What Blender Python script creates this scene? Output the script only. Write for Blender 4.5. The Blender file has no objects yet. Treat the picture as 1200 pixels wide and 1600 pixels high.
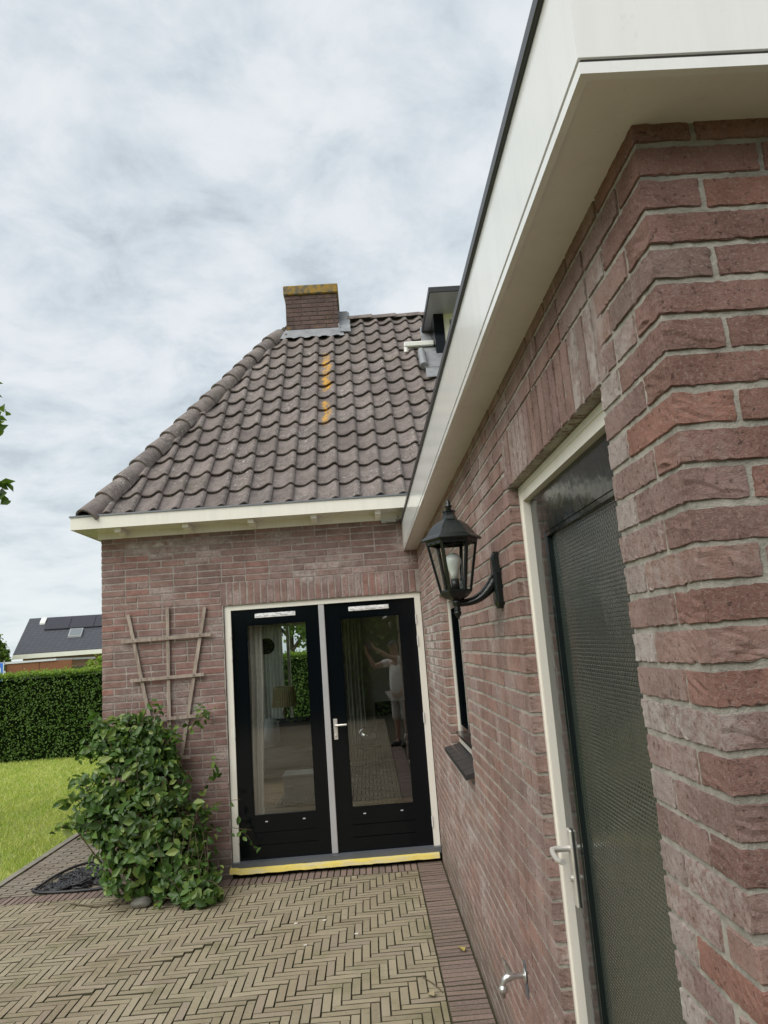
import bpy, bmesh, math, random
import numpy as np
from mathutils import Vector, Matrix, noise as mnoise
random.seed(7); rng = np.random.default_rng(7)
PI = math.pi
sc = bpy.context.scene
col = sc.collection

# ------------------------------------------------------------------ camera
F_PX, CAM = 1144.17, Vector((-0.5104, -6.7869, 1.8795))
YAW, PITCH, ROLL = 0.0341, 0.1775, -0.0752
fw = Vector((math.sin(YAW)*math.cos(PITCH), math.cos(YAW)*math.cos(PITCH), math.sin(PITCH)))
rt0 = Vector((math.cos(YAW), -math.sin(YAW), 0)); up0 = rt0.cross(fw)
rt = math.cos(ROLL)*rt0 + math.sin(ROLL)*up0
up = -math.sin(ROLL)*rt0 + math.cos(ROLL)*up0
cam = bpy.data.cameras.new('camera'); cam_o = bpy.data.objects.new('camera', cam); col.objects.link(cam_o)
M = Matrix((rt, up, -fw)).transposed().to_4x4(); M.translation = CAM
cam_o.matrix_world = M
cam.sensor_fit = 'VERTICAL'; cam.sensor_height = 24.0; cam.lens = F_PX/1600*24
cam.clip_start = 0.02; cam.clip_end = 2000
sc.camera = cam_o
sc.render.resolution_x, sc.render.resolution_y = 768, 1024

# ------------------------------------------------------------------ world: overcast sky
SUN_EL, SUN_AZ = math.radians(46), math.radians(224)     # azimuth clockwise from +y
w = bpy.data.worlds.new('World'); sc.world = w; w.use_nodes = True
nt = w.node_tree; N = nt.nodes; Lk = nt.links; N.clear()
out = N.new('ShaderNodeOutputWorld'); bg = N.new('ShaderNodeBackground')
sky = N.new('ShaderNodeTexSky'); sky.sky_type = 'NISHITA'; sky.sun_disc = False
sky.sun_elevation = SUN_EL; sky.sun_rotation = SUN_AZ
tc = N.new('ShaderNodeTexCoord'); sp = N.new('ShaderNodeSeparateXYZ'); Lk.new(tc.outputs['Generated'], sp.inputs[0])
zz = N.new('ShaderNodeMath'); zz.operation = 'MAXIMUM'; Lk.new(sp.outputs['Z'], zz.inputs[0]); zz.inputs[1].default_value = 0
za = N.new('ShaderNodeMath'); za.operation = 'ADD'; Lk.new(zz.outputs[0], za.inputs[0]); za.inputs[1].default_value = 0.22
dx = N.new('ShaderNodeMath'); dx.operation = 'DIVIDE'; Lk.new(sp.outputs['X'], dx.inputs[0]); Lk.new(za.outputs[0], dx.inputs[1])
dy = N.new('ShaderNodeMath'); dy.operation = 'DIVIDE'; Lk.new(sp.outputs['Y'], dy.inputs[0]); Lk.new(za.outputs[0], dy.inputs[1])
cb = N.new('ShaderNodeCombineXYZ'); Lk.new(dx.outputs[0], cb.inputs[0]); Lk.new(dy.outputs[0], cb.inputs[1])
def wnoise(scale, detail, rough, dist=0.0):
    n = N.new('ShaderNodeTexNoise'); n.inputs['Scale'].default_value = scale; n.inputs['Detail'].default_value = detail
    n.inputs['Roughness'].default_value = rough; n.inputs['Distortion'].default_value = dist
    Lk.new(cb.outputs[0], n.inputs['Vector']); return n
n1 = wnoise(4.2, 10, 0.60, 0.25); n2 = wnoise(0.9, 3, 0.5, 0.2)
mx = N.new('ShaderNodeMath'); mx.operation = 'MULTIPLY_ADD'; Lk.new(n2.outputs['Fac'], mx.inputs[0]); mx.inputs[1].default_value = 0.55
Lk.new(n1.outputs['Fac'], mx.inputs[2])
cr = N.new('ShaderNodeValToRGB'); Lk.new(mx.outputs[0], cr.inputs[0])
e = cr.color_ramp.elements
e[0].position = 0.58; e[0].color = (0.485, 0.55, 0.605, 1)
e[1].position = 1.00; e[1].color = (0.83, 0.85, 0.875, 1)
q = cr.color_ramp.elements.new(0.70); q.color = (0.62, 0.685, 0.735, 1)
q = cr.color_ramp.elements.new(0.82); q.color = (0.74, 0.785, 0.82, 1)
# pale band low over the horizon
hr = N.new('ShaderNodeMapRange'); Lk.new(zz.outputs[0], hr.inputs[0]); hr.inputs[1].default_value = 0.0; hr.inputs[2].default_value = 0.35
hr.inputs[3].default_value = 0.6; hr.inputs[4].default_value = 0.0
hm = N.new('ShaderNodeMixRGB'); Lk.new(hr.outputs[0], hm.inputs[0]); Lk.new(cr.outputs[0], hm.inputs[1]); hm.inputs[2].default_value = (0.75, 0.82, 0.83, 1)
# thin share of the clear sky behind the clouds
sk = N.new('ShaderNodeMixRGB'); sk.blend_type = 'MULTIPLY'; sk.inputs[0].default_value = 1; Lk.new(sky.outputs[0], sk.inputs[1]); sk.inputs[2].default_value = (0.10, 0.10, 0.10, 1)
fm = N.new('ShaderNodeMixRGB'); fm.inputs[0].default_value = 0.93; Lk.new(sk.outputs[0], fm.inputs[1]); Lk.new(hm.outputs[0], fm.inputs[2])
bg.inputs['Strength'].default_value = 0.505
Lk.new(fm.outputs[0], bg.inputs['Color']); Lk.new(bg.outputs[0], out.inputs['Surface'])

sd = bpy.data.lights.new('sun', 'SUN'); sd.energy = 1.5; sd.angle = math.radians(55); sd.color = (1, 0.96, 0.9)
so = bpy.data.objects.new('sun', sd); col.objects.link(so)
sdir = Vector((math.sin(SUN_AZ)*math.cos(SUN_EL), math.cos(SUN_AZ)*math.cos(SUN_EL), math.sin(SUN_EL)))
so.rotation_euler = sdir.to_track_quat('Z', 'Y').to_euler(); so.location = (-6, -8, 12)
sc.view_settings.view_transform = 'Standard'; sc.view_settings.look = 'None'
sc.view_settings.exposure = 1.12; sc.view_settings.gamma = 1.0; sc.view_settings.use_curve_mapping = False
sc.cycles.max_bounces = 8; sc.cycles.transparent_max_bounces = 12; sc.cycles.caustics_reflective = False; sc.cycles.caustics_refractive = False

# ------------------------------------------------------------------ material helpers
class Mat:
    def __init__(s, name):
        s.m = bpy.data.materials.new(name); s.m.use_nodes = True; s.t = s.m.node_tree; s.t.nodes.clear()
        s.out = s.n('ShaderNodeOutputMaterial'); s.p = s.n('ShaderNodeBsdfPrincipled'); s.l(s.p.outputs[0], s.out.inputs[0])
        s.g = s.n('ShaderNodeNewGeometry')
    def n(s, t, **k):
        o = s.t.nodes.new(t)
        for a, b in k.items(): setattr(o, a, b)
        return o
    def l(s, a, b): s.t.links.new(a, b)
    def set(s, **k):
        for a, b in k.items():
            i = s.p.inputs[a.replace('_', ' ')]
            if hasattr(b, 'is_linked') or hasattr(b, 'links'): s.l(b, i)
            else: i.default_value = (*b, 1) if isinstance(b, tuple) and len(b) == 3 else b
        return s
    def vec(s, scale=(1, 1, 1), loc=(0, 0, 0)):
        m = s.n('ShaderNodeMapping'); s.l(s.g.outputs['Position'], m.inputs[0]); m.inputs['Scale'].default_value = scale; m.inputs['Location'].default_value = loc
        return m.outputs[0]
    def noise(s, scale, detail=3, rough=.55, vec=None, dist=0):
        n = s.n('ShaderNodeTexNoise'); n.inputs['Scale'].default_value = scale; n.inputs['Detail'].default_value = detail
        n.inputs['Roughness'].default_value = rough; n.inputs['Distortion'].default_value = dist
        s.l(vec if vec is not None else s.g.outputs['Position'], n.inputs['Vector']); return n.outputs['Fac']
    def ramp(s, fac, stops):
        r = s.n('ShaderNodeValToRGB'); s.l(fac, r.inputs[0]); el = r.color_ramp.elements
        while len(el) < len(stops): el.new(.5)
        for i, (p, c) in enumerate(stops): el[i].position = p; el[i].color = (*c, 1) if len(c) == 3 else c
        return r.outputs[0]
    def step(s, fac, a, b, lo=0., hi=1.):
        r = s.n('ShaderNodeMapRange'); r.interpolation_type = 'SMOOTHSTEP'; s.l(fac, r.inputs[0]); r.inputs[1].default_value = a; r.inputs[2].default_value = b
        r.inputs[3].default_value = lo; r.inputs[4].default_value = hi; return r.outputs[0]
    def mul(s, a, b, op='MULTIPLY'):
        m = s.n('ShaderNodeMath', operation=op)
        for i, v in enumerate((a, b)):
            if isinstance(v, (int, float)): m.inputs[i].default_value = v
            else: s.l(v, m.inputs[i])
        return m.outputs[0]
    def mix(s, fac, a, b, mode='MIX'):
        m = s.n('ShaderNodeMixRGB', blend_type=mode)
        for i, v in enumerate((fac, a, b)):
            if isinstance(v, (int, float)): m.inputs[i].default_value = v
            elif isinstance(v, tuple): m.inputs[i].default_value = (*v, 1)
            else: s.l(v, m.inputs[i])
        return m.outputs[0]
    def bump(s, h, strength=.3, dist=.01, prev=None):
        b = s.n('ShaderNodeBump'); b.inputs['Strength'].default_value = strength; b.inputs['Distance'].default_value = dist
        s.l(h, b.inputs['Height'])
        if prev is not None: s.l(prev, b.inputs['Normal'])
        s.l(b.outputs[0], s.p.inputs['Normal']); return b.outputs[0]
    def rnd(s, island):
        if island: return s.g.outputs['Random Per Island']
        o = s.n('ShaderNodeObjectInfo'); return o.outputs['Random']
    def xyz(s):
        o = s.n('ShaderNodeSeparateXYZ'); s.l(s.g.outputs['Position'], o.inputs[0]); return o.outputs

def m_brick(name, island, stops, effl=(.62, .75), effl_amt=.6, effl_scale=(3, 3, 1.4), lichen=0, streak=0, patches=()):
    a = Mat(name); r = a.rnd(island)
    base = a.ramp(r, stops)
    f = a.noise(9, 4); base = a.mix(a.step(f, .35, .65, 0, .75), base, a.mix(1.0, base, (.62, .58, .55), 'MULTIPLY'))
    g = a.noise(160, 4, .7); base = a.mix(a.step(g, .46, .74, 0, .6), base, (.42, .33, .285))
    k = a.noise(90, 2, .6); base = a.mix(a.step(k, .28, .4, .65, 0), base, (.05, .032, .028))
    # salt bloom: broad patches, broken up finely, stronger on some bricks
    n1 = a.noise(1, 4, .6, a.vec(effl_scale)); n2 = a.noise(45, 5, .75); r2 = a.mul(a.mul(r, 7.31), 1.0, 'FRACT') if False else a.mul(r, 7.31)
    fr = a.n('ShaderNodeMath', operation='FRACT'); a.l(r2, fr.inputs[0])
    sel = a.step(fr.outputs[0], .2, .9, .25, 1)
    mask = a.mul(a.mul(a.step(n1, *effl), a.step(n2, .30, .70)), sel)
    for px, py, pz, rx, ry, rz, amt in patches:      # old salt stains with a place of their own
        sb_ = a.n('ShaderNodeVectorMath', operation='SUBTRACT'); a.l(a.g.outputs['Position'], sb_.inputs[0]); sb_.inputs[1].default_value = (px, py, pz)
        dv_ = a.n('ShaderNodeVectorMath', operation='DIVIDE'); a.l(sb_.outputs[0], dv_.inputs[0]); dv_.inputs[1].default_value = (rx, ry, rz)
        ln_ = a.n('ShaderNodeVectorMath', operation='LENGTH'); a.l(dv_.outputs[0], ln_.inputs[0])
        pm = a.mul(a.step(a.mul(ln_.outputs['Value'], a.mul(a.noise(3, 4), 1.0), 'ADD'), .85, 1.55, amt, 0), a.mul(a.step(a.noise(14, 5, .7), .32, .62), a.step(fr.outputs[0], .1, .8, .15, 1)))
        mask = a.mul(mask, pm, 'MAXIMUM')
    base = a.mix(a.mul(mask, effl_amt), base, (.56, .52, .49))
    if streak:
        n3 = a.noise(1, 3, .6, a.vec((26, 26, 1.6))); base = a.mix(a.mul(a.step(n3, .6, .74), streak), base, (.5, .44, .41))
    zz_ = a.xyz()[2]; dm_ = a.mul(a.step(a.mul(zz_, a.mul(a.noise(2.5, 4, .6), .55), 'SUBTRACT'), -.12, .12, .55, 0), 1.0); base = a.mix(dm_, base, (.135, .125, .095))
    if lichen:
        n4 = a.noise(3.2, 5, .65); base = a.mix(a.mul(a.step(n4, .57, .65), lichen), base, (.30, .18, .03))
    a.set(Base_Color=base, Roughness=.88); a.p.inputs['Specular IOR Level'].default_value = .25
    b1 = a.bump(a.noise(330, 5, .75), .9, .006); a.bump(a.noise(1, 5, .75, a.vec((50, 50, 85))), .55, .007, b1)
    return a.m
FAC = [(0, (0.214, 0.142, 0.129)), (.3, (0.265, 0.170, 0.152)), (.6, (0.302, 0.180, 0.157)), (.85, (0.239, 0.165, 0.153)), (1, (0.351, 0.172, 0.146))]
ANX = [(0, (.195, .112, .096)), (.3, (.245, .132, .110)), (.6, (.215, .125, .112)), (.85, (.265, .130, .102)), (1, (.175, .112, .100))]
M_FB = m_brick('brick_brown', False, FAC, (.44, .66), .75, (2, 2, 3), streak=.15, patches=((-2.3, 0, 2.90, .8, .5, .10, 1.2), (-1.0, 0, 2.62, .8, .5, .22, .8))); M_FBi = m_brick('brick_brown_far', True, FAC, (.44, .66), .75, (2, 2, 3), streak=.15, patches=((-2.3, 0, 2.90, .8, .5, .10, 1.2), (-1.0, 0, 2.62, .8, .5, .22, .8)))
ANX = [(0, (0.262, 0.176, 0.152)), (.25, (0.333, 0.207, 0.177)), (.5, (0.296, 0.195, 0.175)), (.75, (0.371, 0.221, 0.182)), (1, (0.316, 0.219, 0.197))]
RUST = [(0, (.265, .155, .128)), (.3, (.335, .182, .148)), (.6, (.295, .175, .150)), (.85, (.375, .192, .148)), (1, (.25, .16, .14))]
M_AB = m_brick('brick_pink', False, ANX, (.42, .66), .8, (2.5, 2.5, .9), streak=.35, patches=((0, -.75, 1.75, .5, .75, .60, 1.3), (0, -5.45, 2.42, .3, .35, .28, 1.1), (0, -2.3, .95, .5, .8, .4, .8))); M_ABi = m_brick('brick_pink_far', True, ANX, (.40, .64), .85, (2.5, 2.5, .9), streak=.35, patches=((0, -.75, 1.75, .5, .75, .60, 1.3), (0, -5.45, 2.42, .3, .35, .28, 1.1), (0, -2.3, .95, .5, .8, .4, .8)))
M_RB = m_brick('brick_rust', False, RUST, (.48, .70), .5, (4, 4, 3))
M_WB = m_brick('brick_salt', False, [(0, (.36, .28, .255)), (1, (.46, .38, .355))], (.2, .5), .95)
M_CB = m_brick('brick_chimney', True, [(0, (.085, .058, .055)), (1, (.125, .078, .073))], (.6, .8), .2, lichen=.6)
PAVE = [(0, (.23, .198, .136)), (.3, (.315, .272, .184)), (.6, (.275, .238, .166)), (.85, (.345, .30, .21)), (1, (.262, .214, .168))]
BORD = [(0, (0.162, 0.119, 0.108)), (.5, (0.203, 0.146, 0.130)), (1, (0.236, 0.169, 0.146))]
PATH = [(0, (0.230, 0.198, 0.163)), (.5, (0.270, 0.236, 0.193)), (1, (0.218, 0.196, 0.167))]
def m_paver(name, island, stops, moss=.5):
    a = Mat(name); r = a.rnd(island); base = a.ramp(r, stops)
    base = a.mix(a.step(a.noise(1.1, 4, .6), .42, .68, 0, .55), base, a.mix(1., base, (.80, .70, .68), 'MULTIPLY'))
    base = a.mix(a.step(a.noise(70, 4, .7), .4, .75, 0, .5), base, (.33, .29, .22))
    base = a.mix(a.step(a.noise(30, 3, .7), .25, .42, .5, 0), base, (.06, .05, .035))
    base = a.mix(a.mul(a.step(a.noise(2.3, 5, .65, a.vec(loc=(4, 1, 0))), .5, .72), moss), base, (.13, .135, .06))
    a.set(Base_Color=base, Roughness=.9); a.p.inputs['Specular IOR Level'].default_value = .2
    a.bump(a.noise(180, 4, .7), .45, .003); return a.m
M_PV = m_paver('paver_clay', False, PAVE); M_PVi = m_paver('paver_clay_far', True, PAVE)
M_PB = m_paver('paver_purple', False, BORD, .15); M_PBi = m_paver('paver_purple_far', True, BORD, .15)
M_PPi = m_paver('paver_path', True, PATH, .25); M_PP = m_paver('paver_path_single', False, PATH, .25)

def m_plain(name, c, rough=.5, bump=0, bscale=80, metal=0, var=.0, vscale=4, spec=.5, vcol=None):
    a = Mat(name); b = c
    if var:
        b = a.mix(a.step(a.noise(vscale, 5, .65), .35, .7, 0, var), c, vcol or tuple(x*.55 for x in c))
    a.set(Base_Color=b, Roughness=rough, Metallic=metal); a.p.inputs['Specular IOR Level'].default_value = spec
    if bump: a.bump(a.noise(bscale, 4, .6), bump, .004)
    return a.m
def m_mortar(name, c):
    a = Mat(name); b = a.mix(a.step(a.noise(12, 5, .7), .35, .7), c, tuple(x*.6 for x in c))
    b = a.mix(a.step(a.noise(150, 3, .7), .55, .75, 0, .6), b, (.5, .47, .4))
    a.set(Base_Color=b, Roughness=.95); a.p.inputs['Specular IOR Level'].default_value = .15
    a.bump(a.noise(130, 5, .75), .9, .008); return a.m
M_MORT = m_mortar('mortar_house', (.40, .35, .315)); M_MORTA = m_mortar('mortar_annex', (.47, .445, .385))
M_SAND = m_plain('joint_sand', (.070, .060, .042), .95, .6, 90, var=.6, vscale=3, vcol=(.06, .065, .03), spec=.1)
def m_paint(name, c, rough, dirt=.12, wave=0.0):
    a = Mat(name)
    b = a.mix(a.step(a.noise(1, 5, .65, a.vec((14, 14, 1.3))), .40, .75, 0, dirt*1.8), c, tuple(x*.68 for x in c)); b = a.mix(a.step(a.noise(28, 4, .7), .62, .72, 0, dirt if c[0] > .3 else 0), b, (.30, .28, .22))
    a.set(Base_Color=b, Roughness=rough)
    p = a.bump(a.noise(60, 3, .5), .05, .003)
    if wave: a.bump(a.noise(1, 3, .5, a.vec((20, 7, 7))), wave, .006, p)
    return a.m
M_CREAM = m_paint('paint_cream', (.77, .745, .665), .22); M_WHITE = m_paint('paint_gloss_white', (.80, .805, .79), .14, .10, .05)
M_SOFF = m_paint('paint_soffit', (.74, .71, .69), .3); M_GROOVE_SHADE = m_paint('paint_groove_shade', (.10, .095, .085), .5)
M_BLACK = m_paint('paint_black', (.003, .0045, .006), .12, .1, .05); M_BLACK.node_tree.nodes['Principled BSDF'].inputs['Specular IOR Level'].default_value = .28
M_DKGREEN = m_paint('paint_dark_green', (.008, .014, .014), .13, .1, .5)
M_GREY = m_plain('aluminium_grey', (.50, .50, .51), .38, metal=.25, var=.15)
M_SILL = m_plain('threshold_grey', (.10, .11, .125), .45, .1, var=.3)
M_TRIM = m_plain('black_trim', (.022, .022, .024), .38, .1)
M_ZINC = m_plain('zinc', (.20, .21, .225), .42, metal=.5, var=.3)
M_LEAD = m_plain('lead', (.28, .29, .305), .55, .25, 25, metal=.25, var=.6, vscale=9)
M_STEEL = m_plain('brushed_steel', (.66, .64, .59), .34, metal=.45, var=.1)
M_CHROME = m_plain('worn_chrome', (.62, .62, .60), .30, .15, 120, metal=.85, var=.4, vscale=60)
M_HINGE = m_plain('hinge_white', (.7, .69, .66), .4)
def m_vent():
    a = Mat('vent_foil'); b = a.mix(a.step(a.noise(1, 3, .6, a.vec((40, 40, 160))), .5, .56, 0, .75), (.86, .86, .86), (.38, .38, .38))
    a.set(Base_Color=b, Roughness=.35); return a.m
M_VENT = m_vent()
def m_tape():
    a = Mat('masking_tape'); b = a.mix(a.step(a.noise(1, 4, .6, a.vec((4, 30, 30))), .42, .62), (.72, .58, .13), (.62, .54, .28))
    a.set(Base_Color=b, Roughness=.6); a.bump(a.noise(30, 3), .4, .005); return a.m
M_TAPE = m_tape()
M_IRON = m_plain('cast_iron_green', (.004, .007, .006), .24, .3, 160, var=.3, vcol=(.009, .014, .012))
M_BULB = m_plain('bulb_frosted', (.82, .82, .80), .25)
M_BASEW = m_plain('dark_plastic', (.02, .02, .022), .4)
M_WHITEP = m_plain('pvc_white', (.76, .76, .72), .3, var=.15)
def m_glass(name, tint, ior, rough=0.0):
    a = Mat(name); a.t.nodes.remove(a.p); t = a.n('ShaderNodeBsdfTransparent'); t.inputs[0].default_value = (*tint, 1)
    gl = a.n('ShaderNodeBsdfGlossy'); gl.inputs['Roughness'].default_value = rough; gl.inputs['Color'].default_value = (1, 1, 1, 1)
    f = a.n('ShaderNodeFresnel'); f.inputs[0].default_value = ior; m = a.n('ShaderNodeMixShader')
    inv = a.mul(1.0, a.g.outputs['Backfacing'], 'SUBTRACT'); a.l(a.mul(f.outputs[0], inv), m.inputs[0]); a.l(t.outputs[0], m.inputs[1]); a.l(gl.outputs[0], m.inputs[2]); a.l(m.outputs[0], a.out.inputs[0])
    return a.m
M_GLASS = m_glass('door_glass', (.97, .98, .97), 2.45); M_LGLASS = m_glass('lantern_glass', (.93, .95, .94), 1.22)
M_WGLASS = m_glass('window_glass', (.92, .95, .95), 1.7)
def m_ribglass():
    a = Mat('patterned_glass'); v = a.vec((1, 1, 1)); br = a.n('ShaderNodeTexBrick')
    s = a.xyz(); c = a.n('ShaderNodeCombineXYZ'); a.l(s[1], c.inputs[0]); a.l(s[2], c.inputs[1]); a.l(c.outputs[0], br.inputs['Vector'])
    br.inputs['Scale'].default_value = 1; br.inputs['Brick Width'].default_value = .017; br.inputs['Row Height'].default_value = .0105
    br.inputs['Mortar Size'].default_value = .0030; br.inputs['Mortar Smooth'].default_value = 1.0
    br.inputs['Color1'].default_value = (1, 1, 1, 1); br.inputs['Color2'].default_value = (.9, .9, .9, 1); br.inputs['Mortar'].default_value = (0, 0, 0, 1)
    a.set(Base_Color=(.040, .050, .042), Roughness=.14); a.p.inputs['IOR'].default_value = 2.7
    b = a.bump(br.outputs['Color'], .45, .0022); a.bump(a.noise(5, 3, .5), .25, .02, b); return a.m
M_RIB = m_ribglass()

def m_tile():
    a = Mat('roof_tile_grey'); r = a.rnd(False)
    base = a.ramp(r, [(0, (.150, .124, .114)), (.3, (.205, .172, .158)), (.55, (.175, .147, .136)), (.8, (.235, .198, .182)), (1, (.165, .142, .132))])
    base = a.mix(a.step(a.noise(14, 5, .7), .34, .58, .5, 0), base, (.085, .073, .069))
    base = a.mix(a.mul(a.step(a.noise(75, 4, .75), .47, .58), a.step(a.noise(5, 3), .40, .62, 0, .7)), base, (.060, .05, .046))
    base = a.mix(a.mul(a.step(a.noise(34, 4, .7, a.vec(loc=(3, 3, 3))), .57, .62), a.step(a.noise(2.5, 3, vec=a.vec(loc=(9, 2, 5))), .42, .62, 0, .75)), base, (.38, .37, .34))
    base = a.mix(a.step(a.noise(3.5, 4, vec=a.vec(loc=(1, 7, 3))), .58, .75, 0, .4), base, (.11, .105, .07))
    s = a.xyz()
    # orange lichen running down one column of tiles below the chimney
    d = a.mul(a.mul(a.mul(s[0], -.80, 'SUBTRACT'), 0, 'ADD'), 0, 'ADD')
    ab = a.n('ShaderNodeMath', operation='ABSOLUTE'); a.l(d, ab.inputs[0])
    wob = a.mul(a.mul(a.noise(3.5, 3), .5, 'SUBTRACT'), .16); ab2 = a.n('ShaderNodeMath', operation='ABSOLUTE'); a.l(a.mul(d, wob, 'ADD'), ab2.inputs[0]); col_ = a.step(ab2.outputs[0], .012, .060, 1, 0)
    rng_ = a.mul(a.step(s[2], 4.22, 4.30), a.step(s[2], 5.52, 5.62, 1, 0)); gap = a.mul(a.step(s[2], 4.62, 4.66, 1, 0), a.step(s[2], 4.80, 4.85), 'MAXIMUM')
    li = a.mul(a.mul(a.mul(col_, rng_), gap), a.step(a.noise(17, 6, .78), .44, .52))
    base = a.mix(li, base, (.50, .27, .035))
    li2 = a.step(a.noise(2.2, 6, .72, a.vec(loc=(5.5, 2, 8))), .71, .74); base = a.mix(li2, base, (.42, .25, .03))
    a.set(Base_Color=base, Roughness=.85); a.p.inputs['Specular IOR Level'].default_value = .3
    a.bump(a.noise(140, 4, .7), .4, .004); return a.m
M_TILE = m_tile()
def m_cap():
    a = Mat('chimney_cap_lichen'); base = a.mix(a.step(a.noise(9, 6, .7), .40, .58), (.11, .10, .08), (.30, .185, .035))
    base = a.mix(a.step(a.noise(30, 4, .7), .55, .65), base, (.20, .19, .12)); a.set(Base_Color=base, Roughness=.95); a.bump(a.noise(60, 5), .8, .01); return a.m
M_CAP = m_cap()
def m_wood():
    a = Mat('weathered_wood'); n = a.noise(1, 5, .7, a.vec((60, 60, 5)))
    a.set(Base_Color=a.mix(a.step(n, .3, .7), (.20, .155, .125), (.40, .34, .285)), Roughness=.85); a.bump(n, .5, .004); return a.m
M_WOOD = m_wood()
def m_leaf(name, stops, trans=.35, rough=.45):
    a = Mat(name); base = a.ramp(a.g.outputs['Random Per Island'], stops); base = a.mix(a.step(a.noise(2.2, 4, .65), .35, .65, 0, .6), base, a.mix(1., base, (.65, .85, .55), 'MULTIPLY'))
    a.set(Base_Color=base, Roughness=rough)
    tr = a.n('ShaderNodeBsdfTranslucent'); a.l(a.mix(1., base, (1.5, 1.6, .7), 'MULTIPLY'), tr.inputs[0]); m = a.n('ShaderNodeMixShader'); m.inputs[0].default_value = trans
    a.l(a.p.outputs[0], m.inputs[1]); a.l(tr.outputs[0], m.inputs[2]); a.l(m.outputs[0], a.out.inputs[0]); return a.m
M_BUSH = m_leaf('bush_leaf', [(0, (.038, .078, .018)), (.4, (.072, .14, .030)), (.68, (.10, .185, .042)), (.85, (.18, .26, .065)), (1, (.30, .35, .11))])
M_HEDGE = m_leaf('hedge_leaf', [(0, (.085, .155, .036)), (.6, (.135, .225, .052)), (1, (.19, .30, .075))], .4, .7)
M_HTOP = m_leaf('hedge_leaf_young', [(0, (.18, .27, .045)), (1, (.32, .40, .08))], .35)
M_TREE = m_leaf('tree_leaf', [(0, (.075, .13, .03)), (.6, (.12, .19, .05)), (1, (.20, .26, .08))], .45)
M_GRASS = m_leaf('grass_blade', [(0, (.28, .36, .075)), (.4, (.42, .50, .12)), (.8, (.58, .60, .18)), (1, (.70, .66, .30))], .3, .6)
M_STEM = m_plain('stem_bark', (.12, .09, .055), .85, .4, 60, var=.4)
M_BARK = m_plain('bark', (.09, .07, .05), .9, .8, 30, var=.5)
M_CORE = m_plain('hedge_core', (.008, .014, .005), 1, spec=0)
def m_lawn():
    a = Mat('lawn_soil'); n = a.noise(.9, 5, .65); b = a.mix(a.step(n, .35, .65), (.34, .40, .09), (.54, .56, .18))
    b = a.mix(a.step(a.noise(45, 4, .7), .35, .7, 0, .6), b, (.32, .30, .085)); a.set(Base_Color=b, Roughness=.95); a.bump(a.noise(60, 5, .8), 1, .03); return a.m
M_LAWN = m_lawn()
M_RUBBER = m_plain('rubber_black', (.018, .018, .02), .45, .2)
M_KERB = m_plain('concrete_edge', (.27, .25, .21), .9, .4, var=.5)
M_SLATE = m_plain('sill_black_tile', (.030, .029, .030), .45, .4, var=.4)

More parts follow.
